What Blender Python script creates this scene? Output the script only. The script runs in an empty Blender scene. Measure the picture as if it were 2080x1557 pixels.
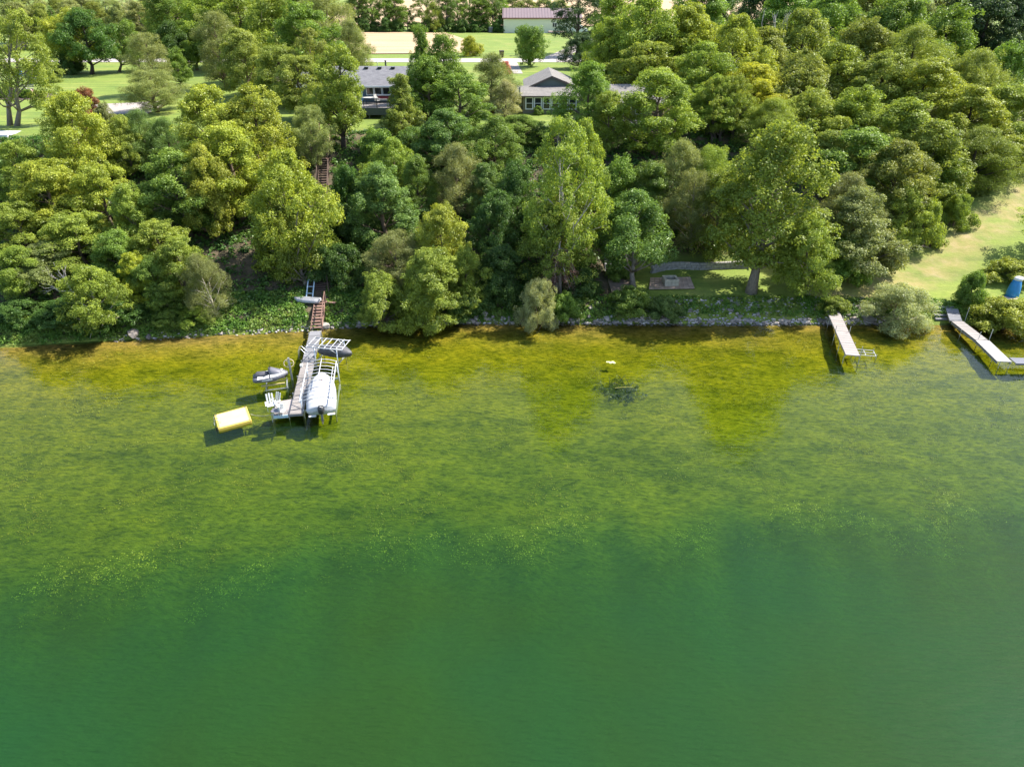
import bpy, math, random
import numpy as np
from mathutils import Vector, Matrix

S = bpy.context.scene
COL = S.collection
R_ = math.radians

# ------------------------------------------------------------------ camera
CAM_H, PITCH, FPX, W0, H0 = 26.5, 30.0, 1442.0, 2080, 1557
cam_d = bpy.data.cameras.new('camera')
cam = bpy.data.objects.new('camera', cam_d)
COL.objects.link(cam)
cam.location = (0, 0, CAM_H)
cam.rotation_euler = (R_(90 - PITCH), 0, 0)
cam_d.sensor_width = 36.0
cam_d.lens = FPX / W0 * 36.0
cam_d.clip_start, cam_d.clip_end = 0.5, 6000
S.camera = cam

# ------------------------------------------------------------------ sky, sun, exposure
SUN_EL, SUN_AZ = 49.0, 66.0           # azimuth clockwise from +Y (away from the camera)
world = bpy.data.worlds.new('World')
S.world = world
world.use_nodes = True
wn = world.node_tree
sky = wn.nodes.new('ShaderNodeTexSky')
sky.sky_type = 'NISHITA'
sky.sun_disc = False
sky.sun_elevation = R_(SUN_EL)
sky.sun_rotation = R_(SUN_AZ)
sky.air_density, sky.dust_density, sky.ozone_density = 1.0, 1.2, 1.0
wn.links.new(sky.outputs[0], wn.nodes['Background'].inputs[0])
wn.nodes['Background'].inputs[1].default_value = 0.14
sun_d = bpy.data.lights.new('sun', 'SUN')
sun_d.energy = 4.8
sun_d.angle = R_(0.5)
sun_d.color = (1.0, 0.94, 0.84)
sun = bpy.data.objects.new('sun', sun_d)
COL.objects.link(sun)
_s = Vector((math.sin(R_(SUN_AZ)) * math.cos(R_(SUN_EL)), math.cos(R_(SUN_AZ)) * math.cos(R_(SUN_EL)), math.sin(R_(SUN_EL))))
sun.rotation_euler = _s.to_track_quat('Z', 'Y').to_euler()
sun.location = _s * 300
S.view_settings.view_transform = 'Standard'
S.view_settings.look = 'None'
S.view_settings.gamma = 1.0
S.view_settings.use_curve_mapping = False
S.view_settings.exposure = 1.2
S.cycles.max_bounces = 8
S.cycles.diffuse_bounces = 4
S.cycles.transparent_max_bounces = 8
S.cycles.use_denoising = True
S.cycles.caustics_reflective = False
S.cycles.caustics_refractive = False

# ------------------------------------------------------------------ photo pixel -> place
_sp, _cp = math.sin(R_(PITCH)), math.cos(R_(PITCH))
def ray(px, py):
    u, v = (px - W0 / 2) / FPX, (H0 / 2 - py) / FPX
    return Vector((u, _cp + v * _sp, -_sp + v * _cp))
def at(px, py, z=0.0):
    d = ray(px, py); t = (z - CAM_H) / d.z
    return Vector((d.x * t, d.y * t, z))
def at_y(px, py, y):
    d = ray(px, py); t = y / d.y
    return Vector((d.x * t, y, CAM_H + d.z * t))
def px_per_m(p):
    return FPX / (p[1] * _cp + (CAM_H - p[2]) * _sp)

# ------------------------------------------------------------------ land shape
_sh = [at(*q) for q in [(-60, 706), (0, 703), (120, 697), (280, 688), (400, 681), (520, 675), (640, 668), (760, 660), (900, 656),
                        (1060, 655), (1250, 656), (1400, 657), (1600, 657), (1760, 656), (1930, 656), (2010, 662), (2080, 668), (2200, 680)]]
_SX = np.array([p.x for p in _sh]); _SY = np.array([p.y for p in _sh])
def shore(x):
    return np.interp(x, _SX, _SY)
def sstep(a, b, x):
    t = np.clip((x - a) / (b - a), 0, 1); return t * t * (3 - 2 * t)
PLAT = 10.8
def hsh(x, y, s=0.0):
    v = np.sin(x * 0.37 + s) * np.cos(y * 0.29 - s * 2) + 0.5 * np.sin(x * 0.91 + y * 0.53 + s) + 0.3 * np.sin(y * 1.7 - x * 1.1 + 3 * s)
    return v
def ground(x, y):
    x = np.asarray(x, float); y = np.asarray(y, float)
    d = y - shore(x)
    left = np.interp(d, [-3, 0, 2.2, 4, 30, 34], [-1.5, 0.0, 1.1, 1.6, 10.5, PLAT])
    terr = np.interp(d, [-3, 0, 2.3, 3.2, 9.4, 9.9, 30, 34], [-1.5, 0.0, 1.2, 1.4, 1.75, 2.5, 10.4, PLAT])
    right = np.interp(d, [-3, 0, 1.6, 8, 25, 46, 52], [-1.5, 0.0, 0.9, 1.6, 5.2, 10.4, PLAT])
    wt = sstep(7.5, 9.5, x) * (1 - sstep(27, 31, x))
    wr = sstep(29, 38, x)
    z = left * (1 - wt - wr).clip(0, 1) + terr * wt + right * wr
    rough = sstep(3, 8, d) * (1 - sstep(28, 34, d)) * (1 - wr) * (1 - wt * (1 - sstep(10, 14, d)))
    return z + rough * 0.16 * hsh(x, y) + 0.03 * sstep(30, 40, d) * (1 - sstep(70, 85, d)) * hsh(x * 0.4, y * 0.4, 2)
def gz(x, y):
    return float(ground(x, y))
def on_ground(px, py):
    d = ray(px, py); t = 30.0
    while t < 1500:
        p = d * t
        if CAM_H + p.z <= gz(p.x, p.y): break
        t += 0.15 if t < 140 else 0.6
    return Vector((d.x * t, d.y * t, CAM_H + d.z * t))

# ------------------------------------------------------------------ materials
def new_mat(name):
    m = bpy.data.materials.new(name); m.use_nodes = True
    nt = m.node_tree
    return m, nt, nt.nodes['Principled BSDF']
def N(nt, kind, **kw):
    n = nt.nodes.new(kind)
    for k, v in kw.items(): setattr(n, k, v)
    return n
def ramp(nt, src, stops):
    r = N(nt, 'ShaderNodeValToRGB')
    el = r.color_ramp.elements
    while len(el) < len(stops): el.new(0.5)
    for e, (p, c) in zip(el, stops): e.position = p; e.color = (*c, 1) if len(c) == 3 else c
    nt.links.new(src, r.inputs[0]); return r.outputs[0]
def noise(nt, scale, detail=3, rough=0.55, vec=None, stretch=None):
    n = N(nt, 'ShaderNodeTexNoise'); n.inputs['Scale'].default_value = scale
    n.inputs['Detail'].default_value = detail; n.inputs['Roughness'].default_value = rough
    if vec is None:
        g = N(nt, 'ShaderNodeNewGeometry'); vec = g.outputs['Position']
    if stretch:
        mp = N(nt, 'ShaderNodeMapping'); mp.inputs['Scale'].default_value = stretch[0]
        mp.inputs['Rotation'].default_value = stretch[1]
        nt.links.new(vec, mp.inputs[0]); vec = mp.outputs[0]
    nt.links.new(vec, n.inputs['Vector']); return n.outputs['Fac']
def mixc(nt, fac, a, b, mode='MIX'):
    m = N(nt, 'ShaderNodeMix', data_type='RGBA', blend_type=mode)
    for sock, v in ((0, fac), (6, a), (7, b)):
        if isinstance(v, (int, float)): m.inputs[sock].default_value = v
        elif isinstance(v, tuple): m.inputs[sock].default_value = (*v, 1)
        else: nt.links.new(v, m.inputs[sock])
    return m.outputs[2]
def attr(nt, name):
    a = N(nt, 'ShaderNodeAttribute'); a.attribute_name = name; return a
def bump(nt, height, strength, dist, bsdf):
    b = N(nt, 'ShaderNodeBump'); b.inputs['Strength'].default_value = strength; b.inputs['Distance'].default_value = dist
    nt.links.new(height, b.inputs['Height']); nt.links.new(b.outputs[0], bsdf.inputs['Normal'])
_plain = {}
def mat(name, c, rough=0.6, metal=0.0, var=0.12, scale=6.0, bmp=0.0, c2=None):
    """Paint, wood, metal, stone: base colour with procedural grain and wear."""
    if name in _plain: return _plain[name]
    m, nt, b = new_mat(name)
    tc = N(nt, 'ShaderNodeTexCoord')
    f = noise(nt, scale, 4, 0.6, tc.outputs['Object'])
    lo = tuple(x * (1 - var) for x in c); hi = c2 or tuple(min(1, x * (1 + var)) for x in c)
    base = ramp(nt, f, [(0.3, lo), (0.7, hi)])
    nt.links.new(base, b.inputs['Base Color'])
    b.inputs['Roughness'].default_value = rough; b.inputs['Metallic'].default_value = metal
    if bmp: bump(nt, f, bmp, 0.02, b)
    _plain[name] = m; return m
def wood(name, c, var=0.35, rnd=0.25):
    if name in _plain: return _plain[name]
    m, nt, b = new_mat(name)
    tc = N(nt, 'ShaderNodeTexCoord'); oi = N(nt, 'ShaderNodeObjectInfo')
    f = noise(nt, 3.0, 5, 0.65, tc.outputs['Object'], ((1, 14, 8), (0, 0, 0)))
    base = ramp(nt, f, [(0.25, tuple(x * (1 - var) for x in c)), (0.75, tuple(min(1, x * (1 + var)) for x in c))])
    mr = N(nt, 'ShaderNodeMapRange'); mr.inputs[3].default_value = 1 - rnd; mr.inputs[4].default_value = 1 + rnd * 0.6
    nt.links.new(oi.outputs['Random'], mr.inputs[0])
    hv = N(nt, 'ShaderNodeHueSaturation'); nt.links.new(base, hv.inputs['Color']); nt.links.new(mr.outputs[0], hv.inputs['Value'])
    nt.links.new(hv.outputs[0], b.inputs['Base Color']); b.inputs['Roughness'].default_value = 0.75
    bump(nt, f, 0.25, 0.01, b)
    _plain[name] = m; return m

# leaves: the object's own colour, varied leaf by leaf; light also comes through them
def leaf_mat(name, trans=0.42, use_obj=True, fixed=None):
    m, nt, b = new_mat(name); nt.nodes.remove(b)
    out = nt.nodes['Material Output']
    a = attr(nt, 'leaf')
    if use_obj:
        oi = N(nt, 'ShaderNodeObjectInfo'); c = oi.outputs['Color']
    else:
        c = fixed(nt)
    mr = N(nt, 'ShaderNodeMapRange'); mr.inputs[3].default_value = 0.5; mr.inputs[4].default_value = 1.6
    nt.links.new(a.outputs['Fac'], mr.inputs[0])
    hv = N(nt, 'ShaderNodeHueSaturation'); nt.links.new(c, hv.inputs['Color']); nt.links.new(mr.outputs[0], hv.inputs['Value'])
    mh = N(nt, 'ShaderNodeMapRange'); mh.inputs[3].default_value = 0.515; mh.inputs[4].default_value = 0.485
    nt.links.new(a.outputs['Fac'], mh.inputs[0]); nt.links.new(mh.outputs[0], hv.inputs['Hue'])
    df = N(nt, 'ShaderNodeBsdfDiffuse'); tr = N(nt, 'ShaderNodeBsdfTranslucent'); gl = N(nt, 'ShaderNodeBsdfGlossy')
    nt.links.new(hv.outputs[0], df.inputs[0])
    warm = mixc(nt, 1.0, hv.outputs[0], (1.3, 1.25, 0.6), 'MULTIPLY')
    nt.links.new(warm, tr.inputs[0])
    gl.inputs['Roughness'].default_value = 0.42; gl.inputs[0].default_value = (0.9, 0.95, 0.85, 1)
    m1 = N(nt, 'ShaderNodeMixShader'); m1.inputs[0].default_value = trans
    nt.links.new(df.outputs[0], m1.inputs[1]); nt.links.new(tr.outputs[0], m1.inputs[2])
    m2 = N(nt, 'ShaderNodeMixShader'); m2.inputs[0].default_value = 0.02
    nt.links.new(m1.outputs[0], m2.inputs[1]); nt.links.new(gl.outputs[0], m2.inputs[2])
    nt.links.new(m2.outputs[0], out.inputs['Surface'])
    return m
LEAF = leaf_mat('leaves')
def bark_mat():
    m, nt, b = new_mat('bark')
    oi = N(nt, 'ShaderNodeObjectInfo'); tc = N(nt, 'ShaderNodeTexCoord')
    f = noise(nt, 5.0, 4, 0.6, tc.outputs['Object'], ((4, 4, 0.7), (0, 0, 0)))
    v = ramp(nt, f, [(0.3, (0.55, 0.55, 0.55)), (0.7, (1.25, 1.2, 1.15))])
    nt.links.new(mixc(nt, 1.0, oi.outputs['Color'], v, 'MULTIPLY'), b.inputs['Base Color'])
    b.inputs['Roughness'].default_value = 0.9; bump(nt, f, 0.6, 0.04, b)
    return m
BARK = bark_mat()

# ------------------------------------------------------------------ objects, parts, tags
def tag(o, label=None, cat=None, group=None, kind=None):
    if label: o['label'] = label
    if cat: o['category'] = cat
    if group: o['group'] = group
    if kind: o['kind'] = kind
    return o
def thing(name, loc=(0, 0, 0), rz=0.0, label=None, cat=None, group=None):
    o = bpy.data.objects.new(name, None); COL.objects.link(o)
    o.location = loc; o.rotation_euler = (0, 0, rz); o.empty_display_size = 0.3
    return tag(o, label, cat, group)
def link_mesh(name, me, parent=None, loc=None):
    o = bpy.data.objects.new(name, me); COL.objects.link(o)
    if parent: o.parent = parent
    if loc: o.location = loc
    return o
def np_mesh(name, V, F, m=None, smooth=False):
    """V (n,3), F (k,3|4) -> mesh, fast"""
    me = bpy.data.meshes.new(name)
    V = np.asarray(V, np.float32); F = np.asarray(F, np.int32)
    k = F.shape[1]
    me.vertices.add(len(V)); me.vertices.foreach_set('co', V.ravel())
    me.loops.add(F.size); me.loops.foreach_set('vertex_index', F.ravel())
    me.polygons.add(len(F)); me.polygons.foreach_set('loop_start', np.arange(0, F.size, k, dtype=np.int32))
    me.polygons.foreach_set('loop_total', np.full(len(F), k, np.int32))
    if smooth: me.polygons.foreach_set('use_smooth', np.ones(len(F), bool))
    me.update(calc_edges=True)
    if m: me.materials.append(m)
    return me
class MB:
    """collects boxes, bars, prisms, lofts; build() links them as ONE mesh object"""
    def __init__(s): s.v = []; s.f = []
    def add(s, vs, fs):
        n = len(s.v); s.v += [tuple(v) for v in vs]; s.f += [tuple(i + n for i in f) for f in fs]; return s
    def hexa(s, p):      # 8 points: bottom ring 0-3 then top ring 4-7
        return s.add(p, [(3, 2, 1, 0), (4, 5, 6, 7), (0, 1, 5, 4), (1, 2, 6, 5), (2, 3, 7, 6), (3, 0, 4, 7)])
    def box(s, c, d, rz=0.0, rx=0.0, ry=0.0):
        M = Matrix.Rotation(rz, 3, 'Z') @ Matrix.Rotation(ry, 3, 'Y') @ Matrix.Rotation(rx, 3, 'X')
        x, y, z = d[0] / 2, d[1] / 2, d[2] / 2; c = Vector(c)
        return s.hexa([c + M @ Vector(q) for q in ((-x, -y, -z), (x, -y, -z), (x, y, -z), (-x, y, -z), (-x, -y, z), (x, -y, z), (x, y, z), (-x, y, z))])
    def tube(s, pts, r, n=6, cap=True):
        pts = [Vector(p) for p in pts]; rs = r if isinstance(r, (list, tuple)) else [r] * len(pts)
        rings = []; prev = None
        for i, p in enumerate(pts):
            t = (pts[min(i + 1, len(pts) - 1)] - pts[max(i - 1, 0)]).normalized()
            if prev is None:
                a = t.orthogonal().normalized()
            else:
                a = (prev - t * prev.dot(t)).normalized()
            prev = a; b = t.cross(a)
            rings.append([p + (a * math.cos(2 * math.pi * k / n) + b * math.sin(2 * math.pi * k / n)) * rs[i] for k in range(n)])
        vs = [q for rg in rings for q in rg]; fs = []
        for i in range(len(pts) - 1):
            for k in range(n):
                k2 = (k + 1) % n; fs.append((i * n + k, i * n + k2, (i + 1) * n + k2, (i + 1) * n + k))
        if cap: fs += [tuple(range(n - 1, -1, -1)), tuple(range((len(pts) - 1) * n, len(pts) * n))]
        return s.add(vs, fs)
    def bar(s, a, b, r, n=6): return s.tube([a, b], r, n)
    def beam(s, a, b, w, h):     # rectangular member between two points
        a, b = Vector(a), Vector(b); t = (b - a).normalized()
        side = t.cross(Vector((0, 0, 1)))
        side = side.normalized() if side.length > 1e-4 else Vector((1, 0, 0))
        up = side.cross(t).normalized()
        q = [a - side * w / 2 - up * h / 2, a + side * w / 2 - up * h / 2, b + side * w / 2 - up * h / 2, b - side * w / 2 - up * h / 2]
        return s.hexa(q + [p + up * h for p in q])
    def prism(s, poly, z0, z1):
        n = len(poly); vs = [(p[0], p[1], z0) for p in poly] + [(p[0], p[1], z1) for p in poly]
        fs = [tuple(range(n - 1, -1, -1)), tuple(range(n, 2 * n))] + [(i, (i + 1) % n, n + (i + 1) % n, n + i) for i in range(n)]
        return s.add(vs, fs)
    def loft(s, rings, close=True):
        n = len(rings[0]); vs = [q for r in rings for q in r]; fs = []
        for i in range(len(rings) - 1):
            for k in range(n if close else n - 1):
                k2 = (k + 1) % n; fs.append((i * n + k, i * n + k2, (i + 1) * n + k2, (i + 1) * n + k))
        if close: fs += [tuple(range(n - 1, -1, -1)), tuple(range((len(rings) - 1) * n, len(rings) * n))]
        return s.add(vs, fs)
    def mesh(s, name, m, smooth=False):
        me = bpy.data.meshes.new(name); me.from_pydata(s.v, [], s.f); me.materials.append(m)
        if smooth: me.polygons.foreach_set('use_smooth', [True] * len(me.polygons))
        me.update(); return me
    def build(s, name, m, parent=None, smooth=False, bevel=0.0):
        o = link_mesh(name, s.mesh(name, m, smooth), parent)
        if bevel:
            b = o.modifiers.new('bevel', 'BEVEL'); b.width = bevel; b.segments = 2; b.limit_method = 'ANGLE'
        return o
# ------------------------------------------------------------------ ground
def axis(*segs):
    out = []
    for a, b, st in segs: out += list(np.arange(a, b, st))
    out.append(segs[-1][1]); return np.array(out)
def grid(xs, ys, zf):
    X, Y = np.meshgrid(xs, ys); Z = zf(X, Y)
    V = np.stack([X, Y, Z], -1).reshape(-1, 3); nx, ny = len(xs), len(ys)
    i = np.arange(nx * ny).reshape(ny, nx)
    F = np.stack([i[:-1, :-1], i[:-1, 1:], i[1:, 1:], i[1:, :-1]], -1).reshape(-1, 4)
    return V, F
def set_attr(me, name, vals):
    a = me.attributes.new(name, 'FLOAT', 'POINT'); a.data.foreach_set('value', np.asarray(vals, np.float32))

gx = axis((-2600, -160, 120), (-160, 160, 0.8), (160, 2600, 120))
gt = axis((-1.2, 80, 0.7), (80, 240, 4), (240, 2600, 120))
Xg, Tg = np.meshgrid(gx, gt)
Yg = Tg + shore(Xg)
Zg = ground(Xg, Yg)
V = np.stack([Xg, Yg, Zg], -1).reshape(-1, 3)
i = np.arange(V.shape[0]).reshape(len(gt), len(gx))
F = np.stack([i[:-1, :-1], i[:-1, 1:], i[1:, 1:], i[1:, :-1]], -1).reshape(-1, 4)
me = np_mesh('ground', V, F, smooth=True)
xv, yv = V[:, 0], V[:, 1]; dv = yv - shore(xv)
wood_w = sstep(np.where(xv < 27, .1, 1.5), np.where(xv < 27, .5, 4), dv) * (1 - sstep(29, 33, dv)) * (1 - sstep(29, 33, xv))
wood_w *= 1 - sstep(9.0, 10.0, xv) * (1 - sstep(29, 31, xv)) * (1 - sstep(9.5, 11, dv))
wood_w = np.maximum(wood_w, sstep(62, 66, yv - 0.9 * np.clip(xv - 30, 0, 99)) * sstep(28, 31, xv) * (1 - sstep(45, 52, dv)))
# the mown track climbing on the right
tk = [on_ground(*q) for q in ((1690, 605), (1790, 592), (1870, 560), (1930, 520), (1990, 470), (2040, 430), (2080, 400), (2200, 320))]
TX = np.array([p.x for p in tk]); TY = np.array([p.y for p in tk])
def seg_dist(x, y):
    best = np.full(x.shape, 1e9)
    for a in range(len(TX) - 1):
        ax, ay, bx, by = TX[a], TY[a], TX[a + 1], TY[a + 1]
        t = np.clip(((x - ax) * (bx - ax) + (y - ay) * (by - ay)) / ((bx - ax) ** 2 + (by - ay) ** 2), 0, 1)
        best = np.minimum(best, np.hypot(x - ax - t * (bx - ax), y - ay - t * (by - ay)))
    return best
td = seg_dist(xv, yv)
wood_w *= sstep(5.0, 8.0, td)
set_attr(me, 'wood', wood_w)
set_attr(me, 'track', (1 - sstep(0.5, 3.4, td)) * sstep(1.5, 2.5, dv))
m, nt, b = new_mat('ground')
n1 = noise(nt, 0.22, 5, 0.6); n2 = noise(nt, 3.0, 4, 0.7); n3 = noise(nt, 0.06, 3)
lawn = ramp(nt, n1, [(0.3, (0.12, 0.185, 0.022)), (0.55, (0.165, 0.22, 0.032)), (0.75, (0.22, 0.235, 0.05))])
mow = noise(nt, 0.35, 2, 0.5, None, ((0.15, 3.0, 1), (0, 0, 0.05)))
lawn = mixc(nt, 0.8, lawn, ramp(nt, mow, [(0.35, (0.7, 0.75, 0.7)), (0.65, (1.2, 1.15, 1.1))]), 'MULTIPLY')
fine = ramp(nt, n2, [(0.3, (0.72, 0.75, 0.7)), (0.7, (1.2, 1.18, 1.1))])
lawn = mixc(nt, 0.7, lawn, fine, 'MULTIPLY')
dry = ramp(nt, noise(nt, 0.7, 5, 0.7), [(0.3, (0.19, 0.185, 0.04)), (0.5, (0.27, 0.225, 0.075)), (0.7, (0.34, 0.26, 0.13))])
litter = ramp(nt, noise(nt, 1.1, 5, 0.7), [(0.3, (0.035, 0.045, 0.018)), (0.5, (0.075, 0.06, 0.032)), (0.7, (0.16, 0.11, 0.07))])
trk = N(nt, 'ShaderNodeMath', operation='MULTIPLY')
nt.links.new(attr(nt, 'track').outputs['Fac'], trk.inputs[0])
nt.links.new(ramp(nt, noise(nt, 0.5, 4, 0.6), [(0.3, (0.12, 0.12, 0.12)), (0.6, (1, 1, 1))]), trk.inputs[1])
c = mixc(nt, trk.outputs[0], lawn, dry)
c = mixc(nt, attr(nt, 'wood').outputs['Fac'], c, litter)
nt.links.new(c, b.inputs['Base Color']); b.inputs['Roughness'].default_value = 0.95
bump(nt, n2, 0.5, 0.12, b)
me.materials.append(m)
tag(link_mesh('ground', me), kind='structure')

# ------------------------------------------------------------------ lake bed and water
def off_edge(x):       # distance off shore of the drop-off
    return np.interp(x, [-60, -25, -8, 10, 30, 60], [31.5, 30.5, 29.5, 28, 26, 22]) + 0.5 * np.sin(x * 0.33) + 0.45 * np.sin(x * 0.83 + 1) + 0.3 * np.sin(x * 1.9)
def depth(x, y):
    o = shore(x) - y
    k = o / off_edge(x) * 28.0
    return np.interp(k, [-3, 0, 1.5, 5, 12, 20, 25, 29.5, 35, 60], [0, 0.04, 0.22, 0.5, 0.85, 1.2, 1.6, 5.2, 8.5, 11]) * (1 + 0.07 * hsh(x * 0.7, y * 0.7, 1.3))
bx = axis((-400, -70, 30), (-70, 70, 0.6), (70, 400, 30)); by = axis((-200, 8, 20), (8, 58.5, 0.6))
def bed_z(X, Y):
    o = Y - shore(X)
    return np.where(o > 0, -0.04 - 0.4 * o, -depth(X, Y)) + np.where(o < -1.5, 0.06 * hsh(X * 2.1, Y * 2.3, 0.4), 0)
V, F = grid(bx, by, bed_z)
me = np_mesh('lake_bed', V, F, smooth=True)
set_attr(me, 'off', shore(V[:, 0]) - V[:, 1])
m, nt, b = new_mat('lake_bed')
mr = N(nt, 'ShaderNodeMapRange'); mr.inputs[1].default_value = 0.0; mr.inputs[2].default_value = 30.0
wob = N(nt, 'ShaderNodeMath', operation='MULTIPLY_ADD'); nt.links.new(noise(nt, 0.25, 4), wob.inputs[0]); wob.inputs[1].default_value = 5.0
sub = N(nt, 'ShaderNodeMath', operation='ADD'); nt.links.new(attr(nt, 'off').outputs['Fac'], sub.inputs[0]); sub.inputs[1].default_value = -2.5
nt.links.new(sub.outputs[0], wob.inputs[2]); nt.links.new(wob.outputs[0], mr.inputs[0])
base = ramp(nt, mr.outputs[0], [(0.0, (0.28, 0.20, 0.06)), (0.07, (0.265, 0.215, 0.03)), (0.16, (0.23, 0.21, 0.010)), (0.4, (0.20, 0.205, 0.008)), (0.75, (0.155, 0.19, 0.010)), (1.0, (0.10, 0.15, 0.02))])
wk = noise(nt, 2.4, 6, 0.75, None, ((0.8, 1.9, 1), (0, 0, 0.35)))
wd = ramp(nt, wk, [(0.38, (0.30, 0.36, 0.28)), (0.5, (0.85, 0.88, 0.8)), (0.64, (1.4, 1.32, 1.15))])
big = ramp(nt, noise(nt, 0.16, 4, 0.6, None, ((0.5, 1.4, 1), (0, 0, 0.1))), [(0.33, (0.62, 0.7, 0.6)), (0.55, (1, 1, 1)), (0.75, (1.08, 1.05, 1))])
mid = ramp(nt, noise(nt, 0.6, 5, 0.7, None, ((0.8, 1.5, 1), (0, 0, 0.3))), [(0.36, (0.42, 0.5, 0.4)), (0.5, (1, 1, 1)), (0.68, (1.25, 1.15, 1.0))])
base = mixc(nt, 0.7, base, mid, 'MULTIPLY'); c = mixc(nt, 0.8, base, wd, 'MULTIPLY'); c = mixc(nt, 0.8, c, big, 'MULTIPLY')
nt.links.new(c, b.inputs['Base Color']); b.inputs['Roughness'].default_value = 1.0; b.inputs['Specular IOR Level'].default_value = 0.0
bump(nt, wk, 0.9, 0.25, b)
me.materials.append(m)
tag(link_mesh('lake_bed', me), kind='structure')

wx = axis((-400, -72, 20), (-72, 72, 0.8), (72, 400, 20)); wy = axis((-260, 4, 12), (4, 62, 0.8))
V, F = grid(wx, wy, lambda X, Y: 0 * X)
keep = (V[:, 1] < shore(V[:, 0]) + 2.2)
F = F[keep[F].all(1)]
me = np_mesh('lake_water', V, F, smooth=True)
dp = depth(V[:, 0], V[:, 1])
set_attr(me, 'depth', dp)
m, nt, b = new_mat('lake_water'); nt.nodes.remove(b); out = nt.nodes['Material Output']
dep = attr(nt, 'depth').outputs['Fac']
def absorb(k):
    q = N(nt, 'ShaderNodeMath', operation='MULTIPLY'); nt.links.new(dep, q.inputs[0]); q.inputs[1].default_value = -k
    e = N(nt, 'ShaderNodeMath', operation='EXPONENT'); nt.links.new(q.outputs[0], e.inputs[0]); return e.outputs[0]
cc = N(nt, 'ShaderNodeCombineColor')
for ch, k in enumerate((0.125, 0.015, 0.24)): nt.links.new(absorb(k), cc.inputs[ch])
tr = N(nt, 'ShaderNodeBsdfTransparent'); nt.links.new(cc.outputs[0], tr.inputs[0])
murk = N(nt, 'ShaderNodeBsdfDiffuse')
mk = ramp(nt, noise(nt, 0.045, 3, 0.6), [(0.3, (0.020, 0.050, 0.007)), (0.7, (0.010, 0.051, 0.015))])
nt.links.new(mk, murk.inputs[0]); bm_ = N(nt, 'ShaderNodeBump'); bm_.inputs['Strength'].default_value = 0.6; bm_.inputs['Distance'].default_value = 0.16
nt.links.new(noise(nt, 2.6, 3, 0.6, None, ((0.45, 2.4, 1), (0, 0, -0.5))), bm_.inputs['Height']); nt.links.new(bm_.outputs[0], murk.inputs['Normal'])
inv = N(nt, 'ShaderNodeMath', operation='SUBTRACT'); inv.inputs[0].default_value = 1.0; nt.links.new(absorb(0.21), inv.inputs[1])
body = N(nt, 'ShaderNodeMixShader'); nt.links.new(inv.outputs[0], body.inputs[0])
nt.links.new(tr.outputs[0], body.inputs[1]); nt.links.new(murk.outputs[0], body.inputs[2])
gl = N(nt, 'ShaderNodeBsdfGlossy'); gl.inputs['Roughness'].default_value = 0.03
fr = N(nt, 'ShaderNodeFresnel'); fr.inputs['IOR'].default_value = 1.27
r1 = noise(nt, 1.6, 3, 0.6, None, ((0.55, 1.9, 1), (0, 0, -0.45)))
r2 = noise(nt, 0.35, 2, 0.5, None, ((1, 1.6, 1), (0, 0, 0.3)))
ad = N(nt, 'ShaderNodeMath', operation='MULTIPLY_ADD'); nt.links.new(r2, ad.inputs[0]); ad.inputs[1].default_value = 2.0; nt.links.new(r1, ad.inputs[2])
bp = N(nt, 'ShaderNodeBump'); bp.inputs['Strength'].default_value = 0.28; bp.inputs['Distance'].default_value = 0.06
nt.links.new(ad.outputs[0], bp.inputs['Height'])
nt.links.new(bp.outputs[0], gl.inputs['Normal']); nt.links.new(bp.outputs[0], fr.inputs['Normal'])
ms = N(nt, 'ShaderNodeMixShader'); nt.links.new(fr.outputs[0], ms.inputs[0])
nt.links.new(body.outputs[0], ms.inputs[1]); nt.links.new(gl.outputs[0], ms.inputs[2])
nt.links.new(ms.outputs[0], out.inputs['Surface'])
me.materials.append(m)
tag(link_mesh('lake_water', me), kind='structure')

# ------------------------------------------------------------------ sheets lying on the land: road, drives, fields
def sheet(name, poly, m, lift=0.03, step=None, kind='structure'):
    """a draped sheet: quads between two edges, poly = [(left, right), ...] world xy pairs"""
    Vs = []; n = 24
    for (a, c_) in poly:
        for k in range(n + 1):
            x = a[0] + (c_[0] - a[0]) * k / n; y = a[1] + (c_[1] - a[1]) * k / n
            Vs.append((x, y, gz(x, y) + lift))
    Fs = [(r * (n + 1) + k, r * (n + 1) + k + 1, (r + 1) * (n + 1) + k + 1, (r + 1) * (n + 1) + k) for r in range(len(poly) - 1) for k in range(n)]
    return tag(link_mesh(name, np_mesh(name, Vs, Fs, m, True)), kind=kind)
g_ = lambda px, py: tuple(at(px, py, PLAT)[:2])
road_m = mat('pale_asphalt', (0.40, 0.36, 0.33), 0.9, var=0.08, scale=1.0)
ry0, ry1 = at(900, 127, PLAT).y, at(900, 119.5, PLAT).y
sheet('road', [((-320, ry), (320, ry)) for ry in np.linspace(ry0, ry1, 3)], road_m, 0.05)
grav_m = mat('gravel_drive', (0.33, 0.29, 0.26), 0.95, var=0.12, scale=2.0)
sheet('gravel_driveway', [(g_(1100, 119), g_(1172, 119)), (g_(1128, 108), g_(1162, 110)), (g_(1160, 94), g_(1185, 98)), (g_(1200, 76), g_(1235, 76)), (g_(1120, 69.5), g_(1250, 71))][:4], grav_m, 0.04)
sheet('house_driveway', [(g_(1032, 126.5), g_(1050, 126.5)), (g_(1036, 138), g_(1056, 138)), (g_(1042, 150), g_(1062, 150))], grav_m, 0.04)
sheet('parking_apron', [(g_(182, 232), g_(300, 232)), (g_(180, 222), g_(330, 214)), (g_(185, 213), g_(340, 205))], grav_m, 0.04)
wm, nt, b = new_mat('ripe_wheat')
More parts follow.
